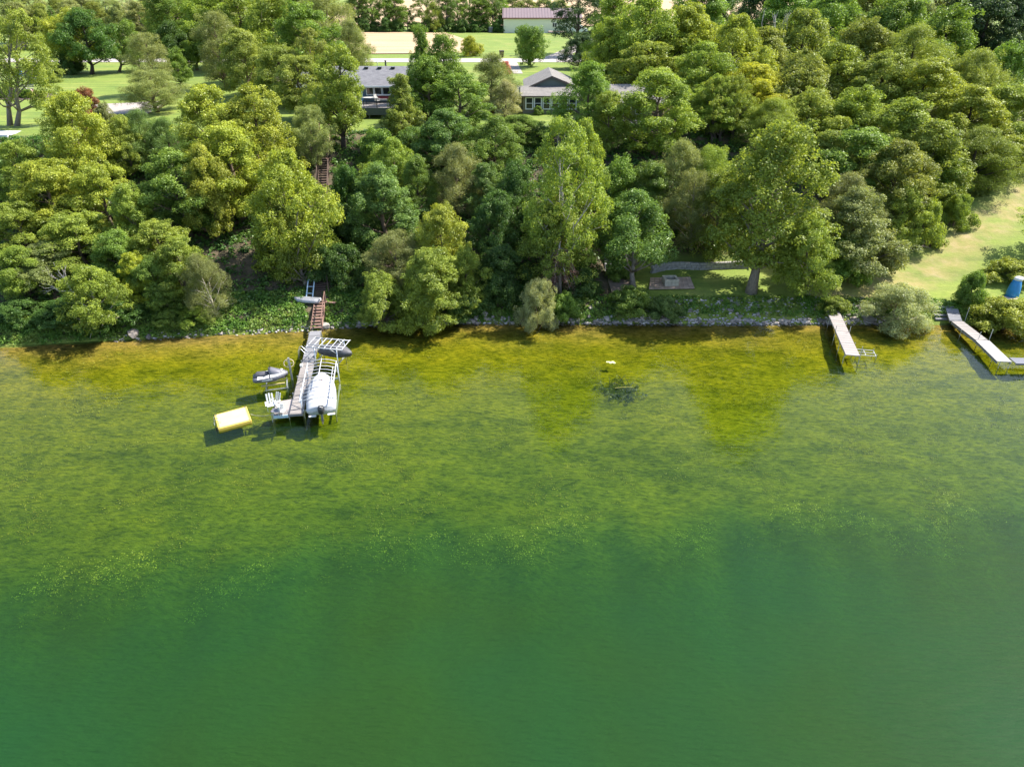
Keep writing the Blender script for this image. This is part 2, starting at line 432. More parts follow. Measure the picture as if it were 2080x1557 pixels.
c = ramp(nt, noise(nt, 0.12, 5, 0.65, None, ((0.3, 2.2, 1), (0, 0, 0.06))), [(0.3, (0.31, 0.215, 0.115)), (0.5, (0.41, 0.29, 0.17)), (0.7, (0.50, 0.37, 0.22))])
nt.links.new(c, b.inputs['Base Color']); b.inputs['Roughness'].default_value = 1.0
bump(nt, noise(nt, 2.5, 3), 0.5, 0.3, b)
sheet('wheat_field', [(g_(560, 112), g_(972, 109)), (g_(560, 100), g_(978, 100)), (g_(560, 85), g_(952, 84)), (g_(560, 67), g_(905, 67))], wm, 0.16)
sheet('far_wheat_field', [((-72, 268), (95, 268)), ((-90, 420), (150, 420)), ((-120, 700), (240, 700)), ((-200, 1300), (420, 1300))], wm, 0.3)
gm = mat('bright_meadow', (0.20, 0.27, 0.03), 0.95, var=0.15, scale=0.8)
sheet('meadow', [((150, 165), (330, 165)), ((150, 225), (330, 225))], gm, 0.06)
mulch_m = mat('dark_mulch', (0.075, 0.05, 0.04), 0.95, var=0.4, scale=9.0, bmp=0.5)
# ------------------------------------------------------------------ trees
def leaf_quads(P, Nrm, L, Wd, rng):
    n = len(P)
    r = rng.normal(size=(n, 3)); a = np.cross(Nrm, r); a /= np.linalg.norm(a, axis=1, keepdims=True) + 1e-9
    b_ = np.cross(Nrm, a)
    L = L[:, None]; Wd = Wd[:, None]
    q = np.stack([P - a * L * .5, P + b_ * Wd * .5 - a * L * .08, P + a * L * .5 - Nrm * L * .12, P - b_ * Wd * .5 - a * L * .08], 1).reshape(-1, 3)
    return q, np.arange(n * 4).reshape(n, 4)
def unit(v): return v / (np.linalg.norm(v, axis=1, keepdims=True) + 1e-9)

PROF = {   # crown radius over height fraction
    'round': ([0, .12, .35, .6, .82, 1], [.72, .95, 1, .76, .42, .06]),
    'broad': ([0, .2, .45, .75, 1], [.82, 1, .95, .62, .1]),
    'tall':  ([0, .15, .4, .7, .9, 1], [.45, .85, 1, .8, .45, .1]),
    'column': ([0, .1, .3, .6, .85, 1], [.6, .95, 1, .66, .3, .03]),
    'layer': ([0, .2, .5, .8, 1], [.7, 1, .85, .55, .15]),
    'bush':  ([0, .3, .6, .85, 1], [.9, 1, .85, .55, .15]),
}
def make_variant(seed, R, H, z0, prof, nlobe, ncl, clr, nleaf, leaf, flat=0.95, droop=0.0, fill=0.16, lobe_r=0.31, open_=0.0, fine=False):
    """-> (crown mesh, trunk mesh) of a tree H tall and R wide, standing at the origin"""
    rng = np.random.default_rng(seed)
    ph, pr = PROF[prof]
    prad = lambda t: np.interp(t, ph, pr) * R
    ch = H - z0
    lobes = []; p1_, p2_ = rng.uniform(0, 6.28, 2); asym = lambda a: 1 + .17 * math.sin(a + p1_) + .13 * math.sin(2 * a + p2_)
    for k in range(nlobe):
        t = (k + 0.5) / nlobe * 0.95 + rng.uniform(-.04, .04)
        t = min(max(t, 0.04), 0.97)
        rad = prad(t); lr = R * lobe_r * (0.55 + 0.45 * rad / R) * rng.uniform(.8, 1.2)
        ang = k * 2.399963 + rng.uniform(-.5, .5)
        d = max(rad - lr * 0.75, 0) * rng.uniform(.7, 1.22) * asym(ang)
        lobes.append((d * math.cos(ang), d * math.sin(ang), z0 + t * ch - lr * .25, lr, lr * rng.uniform(.62, .95)))
    lobes.append((rng.uniform(-.15, .15) * R, rng.uniform(-.15, .15) * R, H - R * .42, R * .38, R * .4))
    Lb = np.array(lobes)
    cs, cn = [], []
    tries = 0
    while len(cs) < ncl and tries < ncl * 40:
        tries += 1
        k = rng.integers(len(Lb)); d = rng.normal(size=3); d[2] = d[2] * .9 + .35; d /= np.linalg.norm(d)
        if d[2] < -0.55: continue
        lb = Lb[k]; p = lb[:3] + d * np.array([lb[3], lb[3], lb[4]]) * (rng.uniform(.74, 1.15) if rng.random() < .88 else rng.uniform(1.15, 1.45))
        q = (p - Lb[:, :3]) / np.stack([Lb[:, 3], Lb[:, 3], Lb[:, 4]], 1)
        e = (q ** 2).sum(1); e[k] = 9
        if e.min() < 0.62: continue
        if p[2] < z0 * .8 or p[2] > H: continue
        if open_ and rng.random() < open_ * (0.5 + 0.5 * math.sin(p[0] * 1.3 + p[2] * 1.1 + seed)): continue
        cs.append(p); cn.append(d)
    C = np.array(cs); D = np.array(cn); n = len(C)
    cr = clr * rng.uniform(.6, 1.35, n)
    per = np.maximum((nleaf / n * (cr / clr) ** 1.6), 8).astype(int)
    idx = np.repeat(np.arange(n), per); tot = len(idx)
    d = rng.normal(size=(tot, 3)); d = unit(d + D[idx] * .55 + np.array([0, 0, .35]))
    rad = cr[idx] * rng.uniform(0.05, 1, tot) ** .38
    off = d * rad[:, None]; off[:, 2] *= flat
    if droop: off[:, 2] -= droop * rng.uniform(0, 1, tot) ** 1.5 * cr[idx] * 2.0
    P = C[idx] + off
    Nn = unit(d * .5 + D[idx] * .3 + np.array([0, 0, .45]) + rng.normal(size=(tot, 3)) * (.55 if not fine else .7))
    # thinner leaves inside, so that no light falls straight through
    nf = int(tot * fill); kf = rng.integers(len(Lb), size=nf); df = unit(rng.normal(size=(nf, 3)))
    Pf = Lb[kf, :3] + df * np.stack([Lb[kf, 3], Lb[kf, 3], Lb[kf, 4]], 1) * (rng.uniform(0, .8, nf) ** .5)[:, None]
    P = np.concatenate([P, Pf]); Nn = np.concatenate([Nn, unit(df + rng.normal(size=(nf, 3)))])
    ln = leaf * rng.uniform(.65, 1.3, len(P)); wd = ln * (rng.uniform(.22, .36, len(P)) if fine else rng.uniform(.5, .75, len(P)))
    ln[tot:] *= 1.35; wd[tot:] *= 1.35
    V, F = leaf_quads(P, Nn, ln, wd, rng)
    me = np_mesh('crown', V, F, LEAF)
    clv = rng.uniform(0, 1, n)
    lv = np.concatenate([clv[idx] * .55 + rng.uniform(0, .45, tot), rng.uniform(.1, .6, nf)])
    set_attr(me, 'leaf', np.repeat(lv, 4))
    # trunk and limbs reaching the lobes
    mb = MB(); r0 = 0.022 * H + .05
    top = H * .86; k = 7
    bend = rng.uniform(-.25, .25, (k, 2)); bend[0] = 0
    tp = [Vector((bend[j][0], bend[j][1], -0.4 if j == 0 else top * j / (k - 1))) for j in range(k)]
    mb.tube(tp, [r0 * (1.35 if j == 0 else 1 - .86 * j / (k - 1)) for j in range(k)], 8)
    for lb in lobes[:-1]:
        zt = max(z0 * .55, lb[2] - math.hypot(lb[0], lb[1]) * .8); zt = min(zt, top * .9)
        f = zt / top * (k - 1); j = int(min(f, k - 2)); p0 = tp[j].lerp(tp[j + 1], f - j)
        p1 = Vector(lb[:3]); mid = p0.lerp(p1, .5) + Vector((0, 0, -.12 * (p1 - p0).length + .3))
        rr = r0 * (1 - .8 * zt / top) * .5
        mb.tube([p0, mid, p1], [rr, rr * .65, rr * .25], 5)
        for s_ in range(2):
            q = p1 + Vector(rng.normal(size=3)) * lb[3] * .5
            mb.bar(mid.lerp(p1, .4), q, rr * .22, 4)
    return me, mb.mesh('trunk', BARK, True), R, H

def spruce_variant(seed, R=2.6, H=13):
    rng = np.random.default_rng(seed); P, Nn = [], []
    for t in np.linspace(0.06, .98, 26):
        z = H * t; r = R * (1 - t) ** .85 + .12; nb = int(7 + 9 * (1 - t))
        for k in range(nb):
            a = rng.uniform(0, 6.283); m_ = int(14 + 26 * (1 - t)); s_ = rng.uniform(.15, 1, m_) ** .7
            rr = r * rng.uniform(.8, 1.1); w_ = rng.normal(size=m_) * .13 * (1.2 - s_) * rr
            x = np.cos(a) * s_ * rr - np.sin(a) * w_; y = np.sin(a) * s_ * rr + np.cos(a) * w_
            P.append(np.stack([x, y, z - .32 * s_ * rr + .12 * s_ ** 3 * rr + rng.normal(size=m_) * .06], 1))
            Nn.append(unit(np.stack([np.cos(a) * .5 * np.ones(m_), np.sin(a) * .5 * np.ones(m_), np.ones(m_)], 1) + rng.normal(size=(m_, 3)) * .4))
    P = np.concatenate(P); Nn = np.concatenate(Nn); ln = .34 * rng.uniform(.7, 1.3, len(P))
    V, F = leaf_quads(P, Nn, ln, ln * .42, rng); me = np_mesh('crown', V, F, LEAF)
    set_attr(me, 'leaf', np.repeat(rng.uniform(0, 1, len(P)), 4))
    return me, MB().tube([(0, 0, -.4), (0, 0, H * .97)], [.24, .03], 7).mesh('trunk', BARK, True), R, H

VAR = {
 'round': [make_variant(11, 4.6, 11.5, 1.4, 'round', 26, 416, 0.64, 33250, 0.205), make_variant(12, 4.2, 12.5, 1.7, 'round', 26, 416, 0.61, 33250, 0.198),
           make_variant(13, 5.0, 11.0, 1.2, 'broad', 26, 452, 0.64, 35000, 0.205), make_variant(14, 4.2, 12.0, 1.2, 'tall', 26, 452, 0.64, 35000, 0.205)],
 'maple': [make_variant(21, 4.6, 11, 1.4, 'broad', 32, 471, 0.59, 36750, 0.190, flat=1.0, lobe_r=.27), make_variant(22, 4.2, 12, 1.5, 'round', 32, 471, 0.56, 36750, 0.190, flat=1.0, lobe_r=.27), make_variant(23, 4.0, 12.5, 1.2, 'tall', 32, 471, 0.56, 36750, 0.190, flat=1.0, lobe_r=.27), make_variant(24, 4.4, 11.5, 1.3, 'round', 32, 471, 0.56, 36750, 0.190, flat=1.0, lobe_r=.27)],
 'lawn': [make_variant(25, 4.4, 11, 3.2, 'round', 26, 400, .68, 30000, .195, flat=1.0, lobe_r=.28), make_variant(26, 4.2, 11, 2.9, 'broad', 26, 400, .68, 30000, .195, flat=1.0, lobe_r=.28)],
 'tall':  [make_variant(31, 3.6, 14, 3.0, 'tall', 30, 435, 0.59, 33250, 0.198, lobe_r=.34), make_variant(32, 3.8, 14, 2.6, 'tall', 30, 452, 0.56, 33250, 0.190, lobe_r=.31, droop=.12)],
 'layer': [make_variant(41, 5.0, 11, 1.6, 'layer', 20, 488, 0.71, 36750, 0.205, flat=.7, lobe_r=.30, droop=.1), make_variant(42, 4.6, 12, 1.8, 'layer', 22, 488, 0.68, 36750, 0.198, flat=.7, lobe_r=.28, droop=.1)],
 'willow': [make_variant(51, 4.4, 11, 1.6, 'round', 24, 507, 0.61, 47250, 0.182, fine=True, droop=.3), make_variant(52, 4.2, 11.5, 1.6, 'tall', 24, 507, 0.59, 47250, 0.182, fine=True, droop=.25)],
 'column': [make_variant(61, 2.7, 12, 1.0, 'column', 20, 416, 0.47, 29750, 0.182, lobe_r=.46), make_variant(62, 3.0, 12, .9, 'column', 20, 416, 0.50, 29750, 0.182, lobe_r=.42)],
 'open':  [make_variant(71, 4.4, 14, 2.8, 'tall', 24, 343, 0.54, 24500, 0.190, lobe_r=.3, open_=.75, fill=.05), make_variant(72, 4.6, 12.5, 3.2, 'round', 20, 326, 0.54, 24500, 0.190, lobe_r=.3, open_=.6, fill=.06)],
 'bush':  [make_variant(81, 2.6, 3.6, .15, 'bush', 12, 271, 0.42, 19250, 0.152, fill=.2), make_variant(82, 2.4, 3.2, .1, 'bush', 13, 271, 0.38, 19250, 0.144, fill=.2)],
 'silver': [make_variant(83, 2.6, 3.8, .1, 'bush', 16, 362, 0.38, 26250, 0.152, fine=True, fill=.2)],
 'spruce': [spruce_variant(91)],
}
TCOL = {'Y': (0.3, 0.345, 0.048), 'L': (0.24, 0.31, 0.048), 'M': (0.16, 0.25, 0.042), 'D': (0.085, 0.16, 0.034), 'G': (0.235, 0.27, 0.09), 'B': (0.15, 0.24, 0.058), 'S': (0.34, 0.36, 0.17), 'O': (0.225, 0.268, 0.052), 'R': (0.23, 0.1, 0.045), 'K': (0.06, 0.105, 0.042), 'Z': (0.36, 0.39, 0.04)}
BARKC = {'brown': (.17, .125, .09, 1), 'grey': (.23, .20, .17, 1), 'pale': (.45, .41, .36, 1), 'dark': (.07, .055, .045, 1)}
_trng = random.Random(5)
TREES = []
ORD = ['first', 'second', 'third', 'fourth', 'fifth', 'sixth', 'seventh', 'eighth', 'ninth', 'tenth', 'eleventh', 'twelfth', 'thirteenth']
def tree(px, top, w, Y, shape, col, label, name='broadleaf_tree', cat='tree', group=None, bark='brown', tilt=(0, 0), base=None, vi=None, jit=.12):
    """top pixel of the crown, crown width in photo pixels, distance Y; base=(px,py): where the foot stands if that is seen"""
    P = at_y(px, top, Y)
    if base: Bp = on_ground(*base)
    else: Bp = Vector((P.x, Y, gz(P.x, Y)))
    h = max(P.z - Bp.z, 1.0)
    mid = Vector((P.x, Y, Bp.z + h * .55))
    r = w / 2 / px_per_m(mid)
    vs = VAR[shape]; vi = _trng.randrange(len(vs)) if vi is None else vi
    cm, tm, R, H = vs[vi]
    root = thing(name, Bp, 0, label, cat, group)
    c = link_mesh('crown', cm, root); t = link_mesh('trunk', tm, root)
    a = _trng.uniform(0, 6.283)
    if base and not any(tilt):
        dx = P.x - Bp.x; dy = Y - Bp.y
        if abs(dx) > .4 or abs(dy) > .4: tilt = (math.atan2(dx, h), -math.atan2(dy, h))
    root.rotation_euler = (tilt[1], tilt[0], 0)
    for o in (c, t):
        o.rotation_euler = (0, 0, a); o.scale = (r / R, r / R, h / H)
    k = 1 + _trng.uniform(-jit, jit); base_c = TCOL[col]
    g_s = 1 + _trng.uniform(-jit, jit) * .5
    c.color = (base_c[0] * k, base_c[1] * k * g_s, base_c[2] * k, 1)
    t.color = BARKC[bark]
    TREES.append((label, round(Bp.x, 1), round(Bp.y, 1), round(h, 1), round(r, 1)))
    return root
T = tree
gw = 'far trees of the wood behind the left road'
for px, top, w, Y, sh, co, lb in [
    (8, -20, 75, 195, 'tall', 'G', 'grey-green far tree in the top left corner of the wood'),
    (52, -14, 70, 205, 'tall', 'G', 'grey-green far tree behind the top of the big double-trunked lawn tree'),
    (112, -16, 74, 208, 'round', 'O', 'olive far tree rising right behind the blue-green spruce'),
    (160, -8, 72, 198, 'tall', 'G', 'pale grey-green aspen above the yellow-patched roadside tree'),
    (205, -14, 66, 204, 'open', 'G', 'thin aspen with white stems above the dark roadside maple'),
    (252, -8, 74, 198, 'open', 'S', 'silvery aspen with white stems, above the lone willow on the lawn'),
    (298, -16, 76, 206, 'tall', 'G', 'grey-green aspen between the silvery aspen and the tall road trees')]:
    T(px, top, w, Y, sh, co, lb, 'aspen_tree', 'tree', gw, bark='pale')
for px, top, w, Y, sh, co, lb in [(25, 6, 70, 186, 'tall', 'G', 'grey-green far tree behind the crown of the double-trunked tree'), (78, 10, 64, 188, 'round', 'O', 'olive far tree left of the blue-green spruce'), (135, 0, 64, 190, 'tall', 'G', 'grey-green far tree between the spruce and the yellow-patched tree'), (186, 4, 64, 188, 'tall', 'O', 'olive far tree behind the gap between the two big roadside trees'), (232, 6, 60, 187, 'round', 'G', 'grey-green far tree behind the dark roadside maple'), (278, 4, 64, 186, 'tall', 'G', 'grey-green far tree over the lone lawn willow'), (318, 20, 70, 178, 'tall', 'M', 'green far tree over the roadside trunk pair'), (372, -6, 80, 182, 'round', 'O', 'olive far tree above the right trunk of the roadside pair'), (440, -30, 90, 180, 'tall', 'G', 'grey-green far tree at the top edge behind the tallest light green tree'), (560, -36, 100, 178, 'round', 'M', 'green far tree at the top edge behind the fresh green crown'), (620, -30, 100, 176, 'tall', 'O', 'olive far tree at the top edge behind the poplar')]:
    T(px, top, w, Y, sh, co, lb, 'broadleaf_tree', 'tree', gw, bark='grey')
T(100, 12, 66, 165, 'spruce', 'B', 'single blue-green spruce between the double-trunked tree and the yellow-patched tree', 'spruce_tree', 'spruce')
T(148, 17, 112, 141, 'lawn', 'Y', 'roadside tree with bright yellow patches low in its crown', base=(150, 150))
T(222, 20, 108, 140, 'lawn', 'D', 'dark green maple with a thick trunk beside the pale road', base=(187, 151), bark='dark', tilt=(.1, 0))
T(262, 36, 70, 143, 'lawn', 'M', 'small mid-green maple tucked behind the lone lawn willow', base=(242, 146))
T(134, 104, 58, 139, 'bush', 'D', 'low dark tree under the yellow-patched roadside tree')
T(290, 66, 96, 113, 'willow', 'G', 'lone grey-green willow standing out on the left lawn', 'willow_tree')
T(300, 142, 130, 98, 'willow', 'G', 'broad silver-green tree in front of the lone lawn willow', 'willow_tree')
T(345, 44, 74, 143, 'lawn', 'D', 'dark tree on the near trunk of the roadside trunk pair', base=(349, 146), bark='dark')
T(376, 58, 64, 144, 'lawn', 'M', 'mid-green tree on the right trunk of the roadside trunk pair', base=(362, 147), bark='dark')
T(400, 40, 78, 146, 'lawn', 'M', 'roadside tree at the end of the road strip seen under the crowns', base=(400, 143))
T(95, 118, 56, 127, 'round', 'L', 'small lawn tree with a short orange-brown trunk', base=(95, 167), bark='brown')
_bt = T(36, 8, 132, 88, 'open', 'L', 'big bright tree with two bare trunks on the far left lawn', base=(34, 256), bark='grey', vi=1)
t2 = link_mesh('trunk', _bt.children[1].data, _bt, (-.9, .3, 0)); t2.scale = _bt.children[1].scale; t2.rotation_euler = (0, -.06, 2.0); t2.color = BARKC['grey']
# tall trees behind the stairs house
for px, top, w, Y, sh, co, lb in [
    (330, -26, 110, 172, 'tall', 'M', 'far green tree above the roadside trunk pair'),
    (405, -22, 120, 150, 'round', 'L', 'tall pale green tree above the end of the road strip'),
    (470, -34, 130, 142, 'tall', 'L', 'tallest light green tree left of the grey roofed house, cut by the top edge'),
    (430, 22, 110, 120, 'willow', 'G', 'hazy grey-green poplar in front of the tall light green pair'),
    (486, 60, 110, 110, 'layer', 'O', 'olive drooping tree left of the stair, halfway up the plateau edge'),
    (545, -30, 130, 130, 'round', 'L', 'fresh green crown at the top edge above the olive drooping tree'),
    (610, 6, 120, 118, 'tall', 'M', 'mid-green poplar behind the stairhead trees'),
    (655, -30, 140, 136, 'willow', 'G', 'grey-green cottonwood filling the top edge left of the wheat field'),
    (706, 40, 90, 128, 'willow', 'G', 'grey-green cottonwood whose edge overlaps the wheat field'),
    (560, 88, 110, 103, 'layer', 'O', 'olive tree directly behind the stairhead with rusty brown twigs'),
    (625, 62, 100, 104, 'open', 'O', 'thin brownish tree with bare twigs above the house eave'),
    (352, 96, 60, 125, 'round', 'M', 'small green tree at the back of the left lawn, below the trunk pair')]:
    T(px, top, w, Y, sh, co, lb)
T(688, 92, 104, 83, 'tall', 'L', 'bright green tree with a slim dark trunk, right of the stairhead', base=(698, 305), bark='dark', vi=0)
T(640, 150, 84, 88, 'open', 'O', 'leaning tree with hanging twigs on the lawn edge left of the stairhead', base=(645, 285), bark='dark')
T(622, 214, 92, 78, 'willow', 'G', 'soft grey-green tree leaning over the top of the long stair')
T(600, 112, 120, 92, 'tall', 'O', 'olive tree hiding the left end of the grey roofed house')
T(655, 122, 90, 92.5, 'round', 'L', 'light crown before the grey roof, left of the bright slim-trunked tree')
T(640, 175, 70, 90, 'open', 'O', 'thin twiggy tree before the house wall left of the deck')
# left bank wood
for px, top, w, Y, sh, co, lb in [
    (130, 188, 150, 73, 'layer', 'Y', 'big layered yellow-green tree reaching up over the left lawn'),
    (165, 178, 62, 81, 'round', 'R', 'tree top with rusty red leaves beside the lawn'),
    (204, 212, 64, 78, 'round', 'G', 'small grey tree in front of the pale parking patch'),
    (22, 282, 116, 70, 'layer', 'L', 'green tree at the left edge below the white deck'),
    (275, 222, 110, 77, 'willow', 'B', 'blue-green tree behind the vivid round maple'),
    (240, 238, 80, 75, 'round', 'L', 'narrow fresh green tree between the layered yellow tree and the blue-green tree'),
    (330, 238, 96, 77, 'willow', 'B', 'second blue-green tree, right beside the big yellow pair'),
    (405, 172, 150, 74, 'maple', 'Y', 'left crown of the big yellow-green pair in the middle of the left wood'),
    (508, 178, 170, 74, 'maple', 'Y', 'right crown of the big yellow-green pair, beside the stair'),
    (455, 250, 160, 69, 'maple', 'Y', 'yellow-green crown in front of the big yellow pair'),
    (345, 303, 150, 66, 'maple', 'M', 'vivid green round maple in the left wood'),
    (75, 322, 170, 66, 'layer', 'Y', 'wide tiered yellow-green tree in the middle of the left edge'),
    (190, 330, 130, 66, 'layer', 'Y', 'tiered yellow-green tree right of the wide tiered one'),
    (20, 408, 130, 62, 'layer', 'L', 'tiered green tree on the left edge below the wide tiered tree'),
    (250, 372, 110, 63, 'maple', 'L', 'green crown left of the vivid round maple'),
    (140, 430, 150, 61, 'layer', 'L', 'light green tiered tree above the bare white snag'),
    (310, 450, 130, 60, 'maple', 'L', 'light green crown just below the vivid round maple'),
    (222, 470, 100, 59, 'round', 'M', 'green crown in the gap behind the bright yellow sapling'),
    (262, 512, 86, 57.5, 'maple', 'Z', 'bright yellow sapling crown near the left shore'),
    (25, 500, 110, 57.5, 'layer', 'L', 'low leaning tree at the left edge above the muddy shore'),
    (84, 492, 120, 59, 'round', 'G', 'grey-green crown behind the bare white snag'),
    (352, 482, 104, 57.5, 'maple', 'L', 'green tree beside the leaf-strewn clearing'),
    (300, 520, 90, 57, 'round', 'M', 'mid-green crown right of the bright yellow sapling'),
    (405, 300, 110, 66, 'maple', 'Y', 'yellow-green crown between the vivid maple and the stair-side tree')]:
    T(px, top, w, Y, sh, co, lb)
T(568, 296, 176, 65, 'maple', 'Y', 'large yellow-green tree with two bare trunks beside the lower stair', base=(600, 568), bark='grey', vi=0)
T(545, 375, 120, 63.5, 'round', 'L', 'green lower crown beneath the large stair-side tree', base=(622, 578), bark='grey')
T(176, 538, 140, 55.2, 'round', 'L', 'leaning light green tree overhanging the left shore', base=(205, 672), bark='pale')
T(392, 516, 96, 55.6, 'willow', 'G', 'feathery grey-green birch with a white leaning trunk by the water', 'birch_tree', base=(440, 640), bark='pale')
T(330, 575, 90, 56.2, 'round', 'M', 'low green tree between the leaning shore tree and the feathery birch')
for px, top, w, Y, sh, co, lb in [
    (232, 612, 110, 54.9, 'bush', 'D', 'dark bush hanging over the water left of the large boulder'),
    (120, 612, 110, 55, 'bush', 'D', 'dark bush on the bank under the leaning shore tree'),
    (340, 628, 70, 55.2, 'bush', 'M', 'green bush on the stones right of the large boulder'),
    (395, 624, 74, 55.6, 'bush', 'L', 'light green bush at the foot of the feathery birch'),
    (30, 612, 90, 54.6, 'bush', 'D', 'dark bush at the left edge behind the muddy shore')]:
    T(px, top, w, Y, sh, co, lb, 'shrub', 'bush', 'bushes on the left shore')
# middle wood
for px, top, w, Y, sh, co, lb, nm in [
    (812, 152, 78, 83, 'column', 'O', 'pointed pyramid tree in front of the grey roofed house deck', 'pyramid_tree'),
    (853, 48, 58, 97, 'column', 'M', 'narrow dark tree tip against the wheat field', 'broadleaf_tree'),
    (898, 68, 100, 92, 'tall', 'M', 'tall green tree between the two houses, highest of its clump', 'broadleaf_tree'),
    (870, 118, 120, 89, 'round', 'M', 'green tree right of the pointed pyramid tree', 'broadleaf_tree'),
    (930, 150, 130, 86, 'maple', 'M', 'wide green tree between the two houses', 'broadleaf_tree'),
    (905, 225, 150, 79, 'maple', 'B', 'blue-green spreading tree below the tall house-gap tree', 'broadleaf_tree'),
    (1000, 108, 110, 97, 'willow', 'G', 'fine grey willow left of the gabled house', 'willow_tree'),
    (1026, 162, 74, 94, 'willow', 'S', 'silver willow against the gabled house windows', 'willow_tree'),
    (795, 284, 110, 73, 'maple', 'L', 'light green crown under the pointed pyramid tree', 'broadleaf_tree'),
    (768, 336, 150, 66, 'maple', 'B', 'pale green round maple right of the shaded stair', 'broadleaf_tree'),
    (925, 292, 130, 71, 'willow', 'G', 'soft grey-green tree in the middle of the wood', 'broadleaf_tree'),
    (842, 318, 90, 70, 'round', 'M', 'green crown between the pale maple and the soft grey tree', 'broadleaf_tree'),
    (1005, 240, 120, 78, 'maple', 'M', 'green tree beneath the silver willows', 'broadleaf_tree'),
    (985, 330, 100, 70, 'maple', 'B', 'blue-green tree right of the soft grey tree', 'broadleaf_tree'),
    (892, 420, 130, 61, 'round', 'Y', 'yellow-green crown above the overhanging shore trees', 'broadleaf_tree'),
    (802, 470, 124, 60, 'willow', 'G', 'pale grey tree behind the overhanging shore trees', 'broadleaf_tree'),
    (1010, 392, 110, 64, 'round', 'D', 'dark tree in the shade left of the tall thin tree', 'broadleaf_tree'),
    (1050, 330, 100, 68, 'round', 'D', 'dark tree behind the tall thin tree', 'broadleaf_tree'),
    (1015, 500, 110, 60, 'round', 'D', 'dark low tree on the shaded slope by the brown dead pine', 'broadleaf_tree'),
    (1050, 235, 120, 84, 'round', 'M', 'green tree on the slope below the sunroom windows', 'broadleaf_tree'),
    (945, 500, 96, 58.5, 'round', 'L', 'green crown at the right end of the overhanging shore trees', 'broadleaf_tree')]:
    T(px, top, w, Y, sh, co, lb, nm)
T(768, 552, 116, 56.2, 'round', 'L', 'left overhanging shore tree with a bare curved branch')
T(868, 505, 160, 56.8, 'maple', 'L', 'widest overhanging shore tree, its leaves touching the water', base=(890, 635))
T(855, 575, 110, 55.8, 'bush', 'Y', 'low yellow-green foliage touching the water below the wide shore tree', 'shrub', 'bush')
# right of the middle
T(1145, 232, 160, 62.5, 'open', 'L', 'tall thin tree with a bare pale trunk, above the brown dead pine', base=(1133, 596), bark='pale', vi=0)
for px, top, w, Y, sh, co, lb in [
    (1190, 250, 110, 66, 'maple', 'L', 'yellow-green crown right behind the tall thin tree'),
    (1130, 415, 150, 61, 'layer', 'L', 'lower green crown on the tall thin tree trunk'),
    (1200, 130, 126, 86, 'round', 'M', 'round green tree hiding the middle of the gabled house'),
    (1238, 185, 80, 83, 'round', 'L', 'yellow-tinged crown right of the round tree before the gabled house'),
    (1345, 140, 172, 82, 'maple', 'L', 'bright round tree before the right wing of the gabled house'),
    (1262, 318, 120, 70, 'round', 'M', 'green tree on the slope below the shaded deck'),
    (1325, 328, 110, 70, 'round', 'M', 'green tree above the patio maple'),
    (1390, 285, 130, 71, 'willow', 'G', 'feathery grey-green willow left of the giant shore tree'),
    (1450, 296, 120, 71, 'willow', 'L', 'light feathery tree just left of the giant shore tree'),
    (1470, 340, 110, 66, 'round', 'L', 'drooping green crown touching the left side of the giant shore tree')]:
    T(px, top, w, Y, sh, co, lb)
T(1290, 388, 170, 63, 'lawn', 'B', 'blue-green patio maple shading the wooden patio', base=(1287, 583), bark='grey', vi=0)
T(1410, 345, 110, 66.5, 'willow', 'G', 'birch with thin white trunks behind the retaining wall', 'birch_tree', base=(1405, 505), bark='pale')
T(1605, 243, 220, 61.5, 'tall', 'L', 'giant leaning cottonwood with a thick trunk on the shore lawn', 'cottonwood_tree', base=(1525, 595), bark='grey', vi=1)
T(1640, 430, 130, 58.6, 'layer', 'L', 'drooping lower boughs of a light green tree over the stones by the white dock', base=(1640, 600), bark='grey')
# behind the gabled house
for px, top, w, Y, sh, co, lb in [
    (1184, 68, 78, 147, 'round', 'K', 'dark round tree by the gravel driveway'),
    (1178, -34, 130, 172, 'open', 'K', 'dark spreading tree hiding the right end of the barn'),
    (1262, -28, 130, 128, 'maple', 'L', 'bright tree at the top edge right of the barn'),
    (1240, 40, 110, 112, 'maple', 'L', 'bright green tree right of the dark round driveway tree'),
    (1320, -4, 170, 110, 'maple', 'L', 'largest bright tree behind the right wing of the gabled house'),
    (1320, 84, 150, 100, 'maple', 'L', 'bright tree close behind the gabled house chimney'),
    (1400, 6, 170, 110, 'maple', 'Y', 'yellow-green tree right of the largest bright tree'),
    (1436, 90, 150, 96, 'maple', 'L', 'bright tree above the dark group of trunks'),
    (1500, 36, 140, 102, 'maple', 'Y', 'yellow-green tree left of the bare dead twigs'),
    (1455, 172, 170, 88, 'round', 'L', 'tree over the dark group of trunks right of the gabled house'),
    (1540, 128, 130, 92, 'maple', 'Z', 'yellowest crown in the right wood'),
    (1430, -30, 140, 150, 'round', 'M', 'far tree at the top edge beside the peach coloured field')]:
    T(px, top, w, Y, sh, co, lb, bark='dark')
for k, (bx_, by_) in enumerate(((1445, 292), (1452, 288), (1462, 290), (1488, 285))):
    T(bx_ + 8, 150, 70, 86.5, 'open', 'L', ORD[k] + ' slim dark-trunked tree from the left, right of the gabled house', group='slim dark trunks right of the gabled house', bark='dark', base=(bx_, by_))
